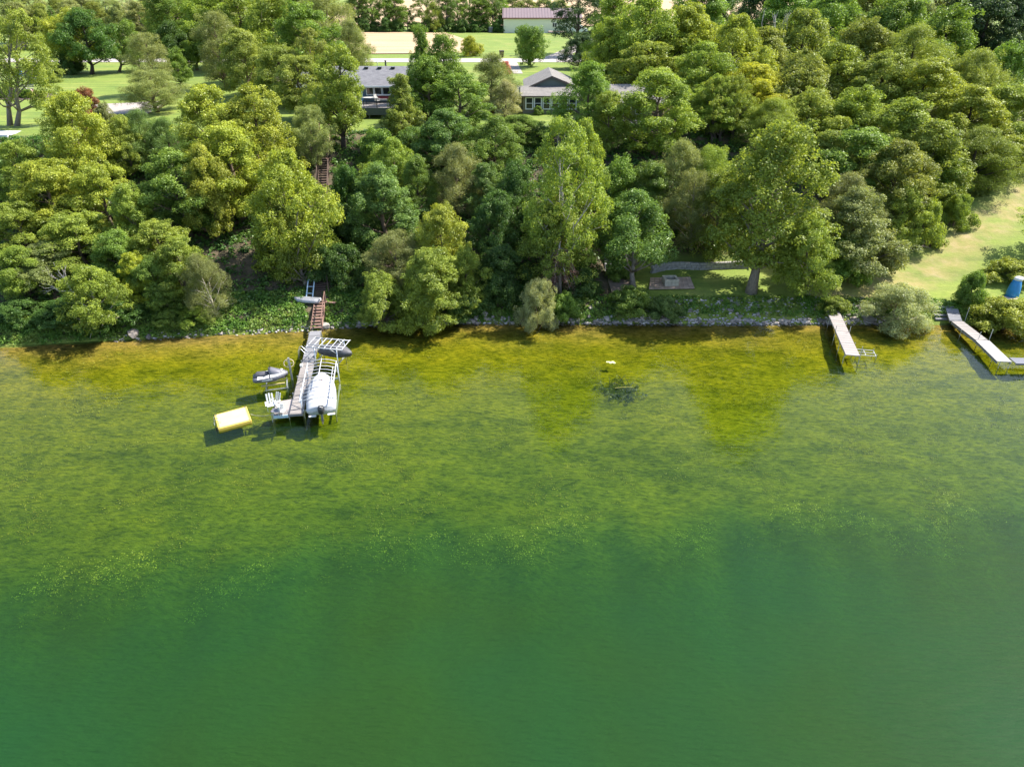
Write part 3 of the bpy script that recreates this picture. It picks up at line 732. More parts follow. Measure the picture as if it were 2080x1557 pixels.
for px, top, w, Y, co, lb in [(652, 500, 80, 61.5, 'D', 'dark shrub over the foot of the long stair'), (640, 432, 84, 65.5, 'D', 'dark shrub beside the long stair, below its visible flight'), (690, 418, 84, 66.5, 'D', 'wide dark shrub on the shaded slope right of the long stair'),
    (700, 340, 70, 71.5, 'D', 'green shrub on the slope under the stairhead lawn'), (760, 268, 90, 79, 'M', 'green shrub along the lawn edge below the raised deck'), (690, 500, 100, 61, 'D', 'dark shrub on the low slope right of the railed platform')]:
    T(px, top, w, Y, 'bush', co, lb, 'shrub', 'bush')  # the deep green ones carry the slope's shade in their leaf colour
T(2255, 392, 200, 65, 'open', 'L', 'tree at the right edge above the blue tent whose shadow falls on the mown track')
# right wood
for px, top, w, Y, sh, co, lb in [
    (1560, 60, 130, 104, 'round', 'O', 'olive tree just right of the bare dead twigs'),
    (1600, -26, 130, 140, 'round', 'M', 'tree at the top edge behind the bare dead twigs'),
    (1560, -40, 110, 185, 'round', 'K', 'dark blue-green far wood tree at the top edge'),
    (1640, 24, 150, 112, 'maple', 'O', 'olive crown in the second row of the right wood'),
    (1700, -14, 150, 126, 'maple', 'M', 'green crown at the top edge of the right wood, above the olive row'),
    (1640, 104, 140, 94, 'round', 'O', 'shaded olive crown in the left third of the right wood'),
    (1712, 88, 150, 98, 'maple', 'L', 'round light green crown in the middle of the right wood'),
    (1580, 200, 120, 83, 'willow', 'L', 'fine-leaved light tree above the giant cottonwood'),
    (1655, 178, 130, 86, 'round', 'L', 'pale green crown behind the giant cottonwood top'),
    (1765, 34, 150, 108, 'round', 'O', 'olive crown in the middle of the third row of the right wood'),
    (1840, -18, 150, 122, 'round', 'M', 'green crown at the top edge right of centre in the right wood'),
    (1768, -30, 140, 138, 'round', 'O', 'olive crown at the very top edge of the right wood'),
    (1805, 110, 150, 94, 'maple', 'O', 'olive round crown in the very middle of the right wood'),
    (1750, 176, 150, 87, 'round', 'L', 'light crown in the middle of the right wood, lower row'),
    (1870, 50, 150, 103, 'willow', 'O', 'fine olive crown left of the bright meadow'),
    (1940, 8, 150, 112, 'round', 'M', 'green crown touching the bright meadow'),
    (1895, 118, 170, 91, 'maple', 'Y', 'bright yellow-green crown, largest in the right wood'),
    (1995, 100, 140, 95, 'willow', 'O', 'olive crown just below the bright meadow'),
    (2062, 84, 120, 99, 'round', 'M', 'green crown at the right edge below the bright meadow'),
    (1985, 178, 160, 85, 'maple', 'Y', 'yellow-green crown right of the largest yellow-green crown'),
    (2070, 172, 130, 88, 'round', 'L', 'light crown on the right edge, a third of the way down the wood'),
    (1850, 206, 160, 81, 'round', 'L', 'light crown under the largest yellow-green crown'),
    (1765, 262, 160, 76, 'maple', 'M', 'green crown right of the giant cottonwood top'),
    (1690, 268, 110, 78, 'round', 'O', 'shaded olive crown tight behind the giant cottonwood'),
    (1730, 352, 130, 67.5, 'willow', 'G', 'grey-green tree close right of the giant cottonwood'),
    (1915, 250, 150, 77, 'round', 'L', 'light crown near the track, second row'),
    (2000, 258, 150, 80, 'willow', 'O', 'fine olive crown near the top of the mown track'),
    (2072, 250, 120, 84, 'round', 'L', 'light crown on the right edge above the mown track'),
    (1838, 292, 160, 72, 'maple', 'O', 'olive tree with dark foot beside the mown track'),
    (1750, 386, 150, 63.5, 'maple', 'G', 'pale silvery tree at the left corner of the track clearing'),
    (1920, 318, 100, 77, 'round', 'M', 'green tree edging the mown track halfway up'),
    (1995, 316, 84, 81, 'round', 'M', 'green tree edging the mown track near its top'),
    (1850, 372, 90, 69, 'round', 'L', 'light crown leaning over the mown track'),
    (2030, -30, 130, 150, 'round', 'K', 'dark blue-green tree in the top right corner')]:
    T(px, top, w * 1.14, Y, sh, co, lb, bark='dark')
for px, top, w, Y, sh, co, lb in [(1660, -20, 110, 170, 'round', 'K', 'dark far tree at the top edge above the olive row'), (1720, -26, 120, 165, 'round', 'M', 'green far tree at the top edge behind the olive crowns'), (1850, -30, 120, 160, 'round', 'M', 'green far tree at the top edge of the wood, left of the corner trees'), (1910, -24, 120, 158, 'tall', 'G', 'grey-green far tree at the top edge left of the corner trees'), (1980, -34, 120, 156, 'round', 'K', 'dark far tree left of the top right corner tree'), (2090, -20, 120, 150, 'round', 'K', 'dark tree on the right edge at the very top corner'), (1480, -30, 90, 200, 'round', 'D', 'dark far tree left of the dead twigs at the top edge')]:
    T(px, top, w, Y, sh, co, lb, bark='dark')
T(1888, 412, 86, 69.5, 'bush', 'L', 'big light bush at the bend of the mown track', 'shrub', 'bush')
T(1720, 480, 120, 62.5, 'bush', 'M', 'green bush at the foot of the pale silvery tree', 'shrub', 'bush')
T(1790, 470, 120, 64.0, 'bush', 'G', 'grey-green bush beside the brown brush pile', 'shrub', 'bush')
T(1955, 398, 66, 72.5, 'bush', 'L', 'light bush higher up the mown track', 'shrub', 'bush')
# far tree line behind the wheat field
for k, (px, top, w) in enumerate([(722, -26, 44), (748, -44, 50), (776, -34, 46), (800, -8, 46), (826, 18, 34), (866, -30, 52), (905, -28, 40), (928, -12, 44), (952, -36, 44), (976, -6, 46), (1000, -34, 48), (1014, -16, 40)]):
    T(px, top, w * 1.15, 246 + (k % 3) * 3, 'open' if k % 3 else 'tall', 'M' if k % 2 else 'B', ORD[k] + ' poplar from the left in the far row behind the wheat field', 'poplar_tree', 'tree', 'poplars in the far row behind the wheat field', bark='grey')
T(880, 6, 44, 243, 'willow', 'L', 'round pale willow standing before the far poplar row', 'willow_tree')
for k, px in enumerate((716, 738, 760, 784, 806, 842, 868, 892, 916, 940, 964, 990, 1012)):
    T(px, 48 - (k * 7 % 11), 34, 242 + k % 3, 'bush', 'D', ORD[k] + ' dark bush from the left under the far poplar row', 'shrub', 'bush', 'bushes under the far poplar row')
for k, px in enumerate((1040, 1072, 1104, 1136)):
    T(px, -6 + (k * 5 % 9), 50, 268 + k % 3, 'tall', 'G', ORD[k] + ' tree top from the left showing over the barn roof', 'broadleaf_tree', 'tree', 'far trees over the barn roof', bark='grey')
T(956, 57, 44, 164, 'round', 'Z', 'small yellow-green ball tree at the wheat field edge', base=(953, 112), bark='grey')
T(1075, 32, 66, 145, 'tall', 'M', 'single upright green tree on the lawn in front of the barn', base=(1076, 133), bark='dark', vi=0)
# shrubs by the water on the right
for px, top, w, Y, sh, co, lb in [
    (1090, 572, 84, 55.8, 'silver', 'S', 'silvery willow shrub hanging over the water by the brown dead pine'),
    (1836, 582, 142, 56.4, 'silver', 'S', 'large silvery shrub between the two right docks'),
    (1985, 556, 62, 58.6, 'bush', 'M', 'dark green bush left of the blue tent'),
    (2058, 614, 132, 55.4, 'bush', 'Y', 'wide yellow-green bush over the water in front of the blue tent'),
    (2062, 530, 96, 62.8, 'bush', 'Y', 'yellow-green bush behind the blue tent'),
    (1150, 598, 70, 57.0, 'bush', 'M', 'green bush on the bank right of the silvery willow shrub'),
    (1284, 588, 96, 57.6, 'bush', 'M', 'green bush in front of the wooden patio'),
    (1352, 606, 70, 57, 'bush', 'B', 'blue-green bush on the stones below the fire pit'),
    (1262, 520, 60, 62.6, 'bush', 'M', 'narrow green bush under the patio maple'),
    (1092, 221, 22, 96, 'bush', 'M', 'round bush under the sunroom windows'),
    (1268, 158, 90, 104, 'bush', 'Z', 'bright yellow bush behind the right wing roof'),
    (1700, 604, 60, 57.6, 'bush', 'L', 'light bush by the landward end of the white dock'),
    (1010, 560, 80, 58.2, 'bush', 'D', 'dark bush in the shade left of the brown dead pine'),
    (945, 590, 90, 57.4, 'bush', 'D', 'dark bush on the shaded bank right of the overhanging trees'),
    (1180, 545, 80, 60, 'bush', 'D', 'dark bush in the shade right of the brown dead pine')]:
    T(px, top, w, Y, sh, co, lb, 'shrub', 'bush')
rp = T(1027, 126, 26, 138, 'bush', 'R', 'pink flowering shrub at the roadside by the house driveway', 'flowering_shrub', 'bush')
rp.children[0].color = (.55, .2, .2, 1)

# ------------------------------------------------------------------ ground cover
def cover_mesh(name, pts, Rc, per, leaf, seed, m, flat=.6):
    rng = np.random.default_rng(seed); n = len(pts); idx = np.repeat(np.arange(n), per); tot = len(idx)
    cr = Rc * rng.uniform(.5, 1.4, n)
    d = unit(rng.normal(size=(tot, 3)) + np.array([0, 0, .8])); d[:, 2] = np.abs(d[:, 2])
    off = d * (cr[idx] * rng.uniform(0, 1, tot) ** .4)[:, None]; off[:, 2] *= flat
    P = pts[idx] + off; Nn = unit(d * .6 + np.array([0, 0, .5]) + rng.normal(size=(tot, 3)) * .45)
    ln = leaf * rng.uniform(.6, 1.4, tot); V, F = leaf_quads(P, Nn, ln, ln * rng.uniform(.4, .7, tot), rng)
    me = np_mesh(name, V, F, m); set_attr(me, 'leaf', np.repeat(rng.uniform(0, 1, n)[idx] * .55 + rng.uniform(0, .45, tot), 4))
    return tag(link_mesh(name, me), kind='stuff')
def cover_col(lo, mid, hi, sc):
    return lambda nt: ramp(nt, noise(nt, sc, 3, 0.6), [(0.3, lo), (0.5, mid), (0.7, hi)])
M_UNDER = leaf_mat('undergrowth_leaves', .3, False, cover_col((.05, .12, .025), (.08, .16, .03), (.125, .20, .04), .35))
M_BANK = leaf_mat('bank_leaves', .3, False, cover_col((.08, .18, .025), (.125, .225, .035), (.20, .26, .05), .6))
_ur = np.random.default_rng(77)
def scatter(n, xr, dr, ok):
    x = _ur.uniform(*xr, n); d = _ur.uniform(*dr, n); y = d + shore(x)
    k = ok(x, y, d); x, y = x[k], y[k]
    return np.stack([x, y, ground(x, y)], 1)
_sA, _sB = on_ground(643, 664), on_ground(662, 262)
def off_stairs(x, y, w=1.0):
    t = np.clip((y - _sA.y) / (_sB.y - _sA.y), 0, 1); return np.abs(x - (_sA.x + (_sB.x - _sA.x) * t)) > w
_clear = on_ground(470, 545)
def clear_spot(x, y): return ((x - _clear.x) / 3.6) ** 2 + ((y - _clear.y) / 2.6) ** 2 > 1
pts = scatter(11000, (-60, 31), (3.2, 31), lambda x, y, d: off_stairs(x, y) & (clear_spot(x, y) | (_ur.random(len(x)) < .3)) & ~((x > 8) & (x < 31) & (d < 10.6)))
cover_mesh('undergrowth', pts, .6, 20, .27, 1, M_UNDER)
pts = scatter(7000, (-50, 27), (.7, 4.6), lambda x, y, d: off_stairs(x, y, .9) & ~((x > 8) & (x < 27) & (d > 2.8)) & (_ur.random(len(x)) < np.where((x > 11) & (x < 27), .55, 1)))
cover_mesh('bank_plants', pts, .36, 20, .18, 2, M_BANK, .8)
pts = scatter(1500, (26, 48), (.6, 2.6), lambda x, y, d: _ur.random(len(x)) < .6)
cover_mesh('bank_weeds', pts, .36, 24, .17, 3, M_BANK, .8)
pts = scatter(1500, (-44, 9), (.1, 1.0), lambda x, y, d: off_stairs(x, y, .9) & (_ur.random(len(x)) < .7))
cover_mesh('waterside_plants', pts, .33, 20, .17, 6, M_BANK, .8)
# rough tall grass along the wood's edge by the track
tx = _ur.uniform(30, 62, 3000); ty = _ur.uniform(58, 92, 3000); dd = seg_dist(tx, ty)
k = (dd > 2.9) & (dd < 4.6) & (ty > np.interp(tx, TX, TY))
M_ROUGH = leaf_mat('rough_grass', .3, False, cover_col((.10, .16, .025), (.15, .20, .035), (.21, .22, .05), .5))
cover_mesh('rough_grass', np.stack([tx[k], ty[k], ground(tx[k], ty[k])], 1), .4, 34, .22, 4, M_ROUGH, .7)
# water weed on the bed
rng = np.random.default_rng(9)
def weed(n, xr, okf, h, seed, name, m):
    x = rng.uniform(*xr, n); o = rng.uniform(1.5, 33, n); y = shore(x) - o; k = okf(x, o); x, y, o = x[k], y[k], o[k]
    z = -depth(x, y)
    return cover_mesh(name, np.stack([x, y, z], 1), h, 10, .085, seed, m, .16)
M_WEED = leaf_mat('water_weed', .25, False, cover_col((.18, .20, .01), (.25, .25, .012), (.32, .30, .03), .3))
pat = lambda x, o: np.sin(x * .55 + .7 * np.sin(o * .5)) + np.sin(o * .9 + x * .21) + .6 * np.sin(x * 1.9 + o * 1.3)
weed(14000, (-44, 44), lambda x, o: (o < off_edge(x) - 1.5) & (pat(x, o) > .1), .45, 11, 'lake_weed', M_WEED)
def edge_band(x, o): return (np.abs(o - off_edge(x) + 1.8 + 1.2 * np.sin(x * .5)) < 1.3) & (np.sin(x * .8) + np.sin(x * .31 + 2) > -.4)
xx = rng.uniform(-44, 44, 5200); oo = rng.uniform(20, 33, 5200); kk = edge_band(xx, oo); xx, oo = xx[kk], oo[kk]; yy = shore(xx) - oo
M_TALLW = leaf_mat('tall_weed', .25, False, cover_col((.36, .38, .05), (.5, .5, .09), (.6, .56, .15), .5))
cover_mesh('tall_lake_weed', np.stack([xx, yy, -np.minimum(depth(xx, yy), 1.0) + .2], 1), .42, 15, .075, 12, M_TALLW, 1.2)
# ------------------------------------------------------------------ shared materials
M_FRAME = mat('lift_frame_paint', (.48, .49, .51), .45, var=.1); M_DECK = wood('weathered_dock_wood', (.27, .245, .23)); M_DECK2 = wood('grey_dock_wood', (.22, .22, .235))
M_PALE = wood('pale_dock_boards', (.30, .265, .25), .12, .08); M_BRN = wood('shade_darkened_brown_wood', (.11, .072, .055))  # brown wood, darkened in its colour to imitate tree shade on the stair
M_PATIO = wood('patio_boards', (.27, .20, .16)); M_ALU = mat('aluminium', (.62, .64, .66), .35, .7, var=.06)
M_GALV = mat('galvanised_steel', (.46, .48, .50), .45, .6, var=.1); M_WHITE = mat('white_paint', (.64, .64, .62), .45, var=.05)
M_COVER = mat('white_boat_cover', (.46, .47, .49), .7, var=.06, scale=2.5, bmp=.15); M_BLACK = mat('black_plastic', (.025, .026, .03), .35, var=.2)
M_DGREY = mat('dark_grey_cover', (.085, .085, .095), .6, var=.2, scale=4); M_GREY = mat('grey_gelcoat', (.15, .15, .175), .3, var=.08)
M_HULL = mat('pale_hull', (.55, .60, .64), .3, var=.05); M_YEL = mat('yellow_plastic', (.72, .50, .10), .45, var=.08, scale=3)
M_YELTOP = mat('pale_yellow_plastic', (.52, .45, .27), .6, var=.08, scale=2); M_ROPE = mat('rope', (.55, .50, .36), .9)  # paler yellow for the inset deck panel of the raft
M_BLUE = mat('blue_tarp', (.015, .20, .48), .45, var=.12, scale=3); M_RUST = mat('rusty_red', (.25, .06, .04), .6)
M_SKID = mat('yellowed_wood_beam', (.46, .38, .16), .8, var=.2); M_STONE_L = mat('cut_stone', (.40, .36, .28), .9, var=.2, scale=5, bmp=.5)
M_GLASS = mat('window_glass', (.025, .03, .035), .06, var=.3, scale=.6); M_PALEBLUE = mat('pale_blue_paint', (.42, .55, .66), .5, var=.08)  # one pale blue for the dock end fascia and the boat rails

def frame(p0, p1):
    d = p1 - p0
    return p0, math.atan2(d.y, d.x) - math.pi / 2, math.hypot(d.x, d.y)
class Loc:                       # a thing with its own frame, +Y along p0 -> p1
    def __init__(s, name, p0, p1, label, cat, group=None):
        s.o, s.rz, s.len = frame(p0, p1)
        s.root = thing(name, s.o, s.rz, label, cat, group)
        s.mi = Matrix.Rotation(-s.rz, 3, 'Z')
    def l(s, px, py, z): return s.mi @ (at(px, py, z) - s.o)      # photo pixel at height z -> local
    def w(s, p): return s.mi @ (Vector(p) - s.o)
def boards(root, name, x0, x1, y0, y1, z, th, wd, m, gap=.025, rng=random.Random(3), wob=.004):
    """each board an object of its own, across x, laid along y"""
    n = max(1, round((y1 - y0) / wd)); st = (y1 - y0) / n; me = None
    me = MB().box((0, 0, 0), (x1 - x0, st - gap, th)).mesh(name, m)
    for k in range(n):
        o = link_mesh(name, me, root, ((x0 + x1) / 2 + rng.uniform(-.012, .012), y0 + (k + .5) * st, z - th / 2 + rng.uniform(-wob, wob)))
        o.rotation_euler = (0, 0, rng.uniform(-.006, .006) + (math.pi if k % 2 else 0))

# ------------------------------------------------------------------ the long wooden dock
ZD = .55
A = Loc('wooden_dock', at(641, 672, ZD), at(600.5, 841, ZD), 'long weathered wooden dock with two boat lifts, running out from the stair foot', 'dock')
A_w = .47; yA = A.l(617, 735, ZD).y
boards(A.root, 'plank', -A_w, A_w, 0, yA, ZD - ZD, .04, .2, M_DECK2)
boards(A.root, 'plank', -A_w, A_w, yA + .004, A.len, 0, .04, .16, M_DECK)
mb = MB()
for sx in (-1, 1): mb.box((sx * (A_w - .03), A.len / 2, -.11), (.05, A.len, .14))
for k in range(7): mb.box((0, k * A.len / 6 + (.03 if k == 0 else -.03 if k == 6 else 0), -.11), (A_w * 2 - .12, .05, .1))
mb.build('stringer', M_DECK2, A.root)
postm = MB().tube([(0, 0, -2.1), (0, 0, .12)], .035, 8).mesh('post', M_GALV)
for k in range(6):
    for sx in (-1, 1): link_mesh('post', postm, A.root, (sx * (A_w + .045), .5 + k * (A.len - .8) / 5, 0))
# the wide end with the pale three-cornered deck
e = [A.l(591, 807, ZD), A.l(566, 814.5, ZD), A.l(549, 834, ZD), A.l(553.5, 847.5, ZD)]
el = [Vector((-A_w - .01, A.len, 0))]
tri = [(-A_w - .01, e[0].y), (e[1].x, e[1].y), (e[2].x, e[2].y), (e[2].x, e[2].y + .12), (-A_w - .01, e[2].y + .05)]
MB().prism(tri, -.05, -.004).build('corner_deck', M_PALE, A.root)
x0e = e[3].x
boards(A.root, 'plank', x0e, -A_w - .01, e[2].y + .14, A.len, 0, .04, .17, M_DECK)
MB().box(((x0e + A_w) / 2, A.len + .03, -.09), (A_w - x0e + .06, .05, .22)).build('end_fascia', M_PALEBLUE, A.root)
MB().box((x0e - .03, (e[2].y + A.len) / 2 + .06, -.09), (.04, A.len - e[2].y - .12, .2)).build('side_fascia', M_WHITE, A.root)
for c in ((x0e + .1, A.len - .1), (x0e + .1, e[2].y + .2)): link_mesh('post', postm, A.root, (c[0], c[1], -.03))
MB().box((A.l(612.5, 744, ZD).x, A.l(612.5, 744, ZD).y, .09), (.2, .34, .17)).build('dock_box', M_WHITE, A.root, bevel=.02)
# swim ladder
q = A.l(611, 727, ZD); xl = -A_w
lad = thing('swim_ladder', at(611, 727, ZD), A.rz, 'bent grey tube swim ladder on the left side of the wooden dock', 'ladder')
for dy in (-.25, .25):
    MB().tube([(.1, dy, .02), (.06, dy, .75), (-.02, dy, .88), (-.16, dy, .9), (-.7, dy, .15), (-.75, dy, -.9)], .026, 6).build('rail', M_ALU, lad, True)
for k in range(3): MB().bar((-.68 - .03 * k, -.25, .1 - .3 * k), (-.68 - .03 * k, .25, .1 - .3 * k), .022).build('rung', M_ALU, lad)
# two white chairs and a small table
def slat_chair(loc, rz, label, sc=1.0):
    r = thing('deck_chair', loc, rz, label, 'chair', 'white slatted deck chairs')
    for k, x in enumerate((-.2, 0, .2)):
        MB().box((x, .33, .62 + (.04 if k == 1 else 0)), (.12, .03, 1.0), rx=-.36).build('back_slat', M_WHITE, r, bevel=.01)
    for k in range(4): MB().box((0, .12 - k * .14, .36 + k * .028), (.56, .12, .025), rx=.2).build('seat_slat', M_WHITE, r)
    for sx in (-1, 1):
        MB().box((sx * .34, -.08, .55), (.13, .66, .025)).build('armrest', M_WHITE, r, bevel=.01)
        MB().box((sx * .3, -.36, .27), (.03, .09, .54)).build('leg', M_WHITE, r)
        MB().box((sx * .3, .12, .2), (.03, .75, .09), rx=-.38).build('leg', M_WHITE, r)
    r.scale = (sc, sc, sc); return r
slat_chair(at(552, 830, ZD) , R_(22), 'white deck chair with a tall slatted back, on the dock corner', .9)
slat_chair(at(561, 824, ZD), R_(-28), 'white deck chair half behind the other, nearer the dock walkway', .82)
r = thing('shell_chair', at(574, 841, ZD), R_(75), 'small white shell chair with a curved back beside the dock end edge', 'chair')
MB().loft([[(.26 * math.sin(a), .24 * math.cos(a) * (1 + .1 * k), .3 + k * .2) for a in np.linspace(-1.7, 1.7, 9)] + [(.23 * math.sin(a), .21 * math.cos(a) * (1 + .1 * k), .3 + k * .2) for a in np.linspace(1.7, -1.7, 9)] for k in range(3)]).build('backrest', M_WHITE, r)
MB().prism([(.24 * math.cos(a), .22 * math.sin(a)) for a in np.linspace(0, 6.0, 12)], .27, .31).build('seat', M_WHITE, r)
for sx in (-.17, .17):
    for sy in (-.15, .15): MB().bar((sx * 1.2, sy * 1.2, 0), (sx, sy, .28), .018).build('leg', M_WHITE, r)
r = thing('side_table', at(563.5, 843, ZD), .1, 'low grey side table between the white chairs', 'table')
MB().prism([(.3, -.25), (.3, .25), (-.3, .25), (-.3, -.25)], .36, .4).build('tabletop', M_GREY, r, bevel=.01)
for sx in (-.24, .24):
    for sy in (-.2, .2): MB().bar((sx, sy, 0), (sx, sy, .36), .02).build('leg', M_ALU, r)

# ------------------------------------------------------------------ lift with open canopy frame, white covered boat
B0, B1 = at(654, 735, 1.6), at(640, 814, 1.6)
B = Loc('boat_lift', Vector((B0.x, B0.y, 0)), Vector((B1.x, B1.y, 0)), 'boat lift with bare white canopy frame over the white covered boat', 'boat lift')
hw, zl = 1.04, 1.6; LB = B.len
for sx in (-1, 1): MB().bar((sx * hw, 0, zl), (sx * hw, LB, zl), .045, 8).build('canopy_rail', M_FRAME, B.root, True)
MB().bar((0, -.05, zl + .27), (0, LB * .62, zl + .27), .035, 8).build('ridge_rail', M_FRAME, B.root, True)
bowm = MB().tube([(-hw, 0, zl), (-hw * .5, 0, zl + .17), (0, 0, zl + .24), (hw * .5, 0, zl + .17), (hw, 0, zl)], .022, 6).mesh('canopy_bow', M_FRAME, True)
for k in range(12): link_mesh('canopy_bow', bowm, B.root, (0, LB * k / 11, 0))
for sx in (-1, 1):
    for y in (.35, LB - .95):
        MB().bar((sx * (hw + .06), y, -1.3), (sx * (hw + .06), y, zl - .04), .05, 8).build('corner_post', M_ALU, B.root, True)
        MB().beam((sx * (hw + .06), y, .7), (sx * (hw), y + (.8 if y < 1 else -.8), zl - .06), .05, .05).build('brace', M_ALU, B.root)
    MB().beam((sx * (hw + .06), .4, -.25), (sx * (hw + .06), LB - 1.0, -.25), .08, .12).build('base_beam', M_SKID if sx > 0 else M_ALU, B.root)
for y in (.35, LB - .95): MB().beam((-hw, y, .3), (hw, y, .3), .1, .14).build('cross_beam', M_ALU, B.root)
for sx in (-.45, .45): MB().beam((sx, .3, .42), (sx, LB - .7, .42), .1, .1).build('bunk', M_DGREY, B.root)
MB().tube([(-.72, LB + .1, zl - .5), (-.72, -.1, zl - .5)], .04, 6).build('guide_rail', M_FRAME, B.root, True)
wheel = [(hw + .2 + .0, LB * .55 + .3 * math.cos(a), 1.0 + .3 * math.sin(a)) for a in np.linspace(0, 2 * math.pi, 17)]
MB().tube(wheel, .022, 5, False).build('winch_wheel', M_ALU, B.root, True)

def hull_rings(stations):       # (y, half width, keel z, chine z, gunwale z)
    R = []
    for y, w, k, c, g in stations:
        R.append([(0, y, k), (w * .55, y, k + (c - k) * .55), (w * .92, y, c), (w, y, g), (w * .6, y, g + .005), (0, y, g + .01), (-w * .6, y, g + .005), (-w, y, g), (-w * .92, y, c), (-w * .55, y, k + (c - k) * .55)])
    return R
bt0, bt1 = at(653, 756, 1.1), at(652, 828, 1.1)
Bt = Loc('covered_boat', Vector((bt0.x, bt0.y, .45)), Vector((bt1.x, bt1.y, .45)), 'motorboat under a white cover, bow towards the shore, on the lift', 'boat')
LL = Bt.len
st = [(0, .12, .3, .42, .62), (.12 * LL, .52, .18, .36, .62), (.28 * LL, .84, .08, .28, .6), (.5 * LL, .98, .02, .22, .58), (.78 * LL, 1.0, 0, .2, .56), (.98 * LL, .95, 0, .2, .55)]
MB().loft(hull_rings(st)).build('hull', M_HULL, Bt.root, True)
cov = []
for y, w, k, c, g in st:
    w2 = w + .03; t = y / LL; hh = .06 + .24 * math.sin(min(1, t * 1.25) * math.pi * .62)
    cov.append([(w2, y + .01, g - .09), (w2 * .97, y + .01, g + .02), (w2 * .75, y, g + hh * .62), (w2 * .4, y, g + hh * .93), (0, y, g + hh), (-w2 * .4, y, g + hh * .93), (-w2 * .75, y, g + hh * .62), (-w2 * .97, y + .01, g + .02), (-w2, y + .01, g - .09)])
cov.append([(x * .97, LL * 1.0, z - .12) for x, y, z in cov[-1]])
MB().loft(cov).build('cover', M_COVER, Bt.root, True)
for y in (.3, .52, .74):
    j = min(range(len(st)), key=lambda q_: abs(st[q_][0] / LL - y)); w2 = st[j][1] + .035
    hh = .06 + .24 * math.sin(min(1, st[j][0] / LL * 1.25) * math.pi * .62); g = st[j][4]
    MB().tube([(w2, st[j][0], g), (w2 * .76, st[j][0], g + hh * .64), (w2 * .4, st[j][0], g + hh * .95), (0, st[j][0], g + hh + .01), (-w2 * .4, st[j][0], g + hh * .95), (-w2 * .76, st[j][0], g + hh * .64), (-w2, st[j][0], g)], .014, 4).build('cover_strap', M_GREY, Bt.root)
MB().box((-.05, .3 * LL, .86), (.06, .16, .03)).build('cover_patch', M_RUST, Bt.root)
rm = MB().loft([[(.22 * s_ * math.cos(a), LL + .16 + .27 * s_ * math.sin(a), z) for a in np.linspace(0, 2 * math.pi, 11)[:-1]] for s_, z in ((.7, .32), (1, .42), (1.05, .7), (.8, .86), (.3, .9))])
mo = rm.build('outboard_motor', M_BLACK, Bt.root, True)
MB().box((0, LL + .2, .05), (.14, .2, .62)).build('leg', M_GREY, mo)
MB().box((0, LL + .3, -.3), (.05, .3, .2)).build('skeg', M_GREY, mo)
MB().loft([[(.05 * math.cos(a) * s_, LL + .3 + dy, -.22 + .05 * math.sin(a) * s_) for a in np.linspace(0, 2 * math.pi, 9)[:-1]] for s_, dy in ((.4, -.25), (1, -.1), (1, .2), (.3, .32))]).build('gearcase', M_BLACK, mo, True)
MB().box((.0, LL + .05, .52), (.26, .16, .14)).build('bracket', M_WHITE, mo)
MB().box((.0, LL + .14, .87), (.1, .3, .06)).build('cowl_stripe', M_WHITE, mo)
for sx in (-1, 1): MB().box((sx * .62, LL + .13, .16), (.5, .22, .06)).build('swim_platform', M_WHITE, Bt.root, bevel=.015)
# ------------------------------------------------------------------ second lift, near shore, with a covered watercraft
C0, C1 = at(632, 695, 1.6), at(703, 701, 1.6)
Cc = Loc('watercraft_lift', Vector((C0.x, C0.y, 0)), Vector((C1.x, C1.y, 0)), 'short lift with a ladder-like white canopy frame nearest the shore', 'boat lift')
zc, LC = 1.6, Cc.len; hwC = .8
for sx in (-1, 1):
    MB().bar((sx * hwC, 0, zc), (sx * hwC, LC, zc), .045, 8).build('canopy_rail', M_FRAME, Cc.root, True)
    for y in (.55, LC - .5):
        MB().bar((sx * (hwC - .05), y, -.9), (sx * (hwC - .05), y, zc - .04), .045, 8).build('corner_post', M_ALU, Cc.root, True)
        MB().beam((sx * (hwC - .05), y, 1.2), (sx * hwC, y + (.5 if y < 1 else -.5), zc - .05), .04, .04).build('brace', M_ALU, Cc.root)
bowm = MB().tube([(-hwC - .12, 0, zc - .02), (-hwC, 0, zc + .06), (hwC, 0, zc + .06), (hwC + .12, 0, zc - .02)], .03, 6).mesh('canopy_bow', M_FRAME, True)
for k in range(7): link_mesh('canopy_bow', bowm, Cc.root, (0, LC * k / 6, 0))
MB().bar((.55, 0, zc + .1), (.55, LC, zc + .1), .03, 6).build('canopy_rail', M_FRAME, Cc.root, True)
for y in (.55, LC - .5): MB().beam((-hwC, y, .3), (hwC, y, .3), .08, .1).build('cross_beam', M_ALU, Cc.root)
for x in (-.75, -.95): MB().beam((x, .2, .42), (x, LC - .4, .42), .09, .07).build('side_bunk', M_SKID, Cc.root)
MB().tube([(-.95 + .22 * math.cos(a), .1 + .22 * math.sin(a), .8) for a in np.linspace(0, 6.283, 15)], .02, 5, False).build('winch_wheel', M_DGREY, Cc.root, True)
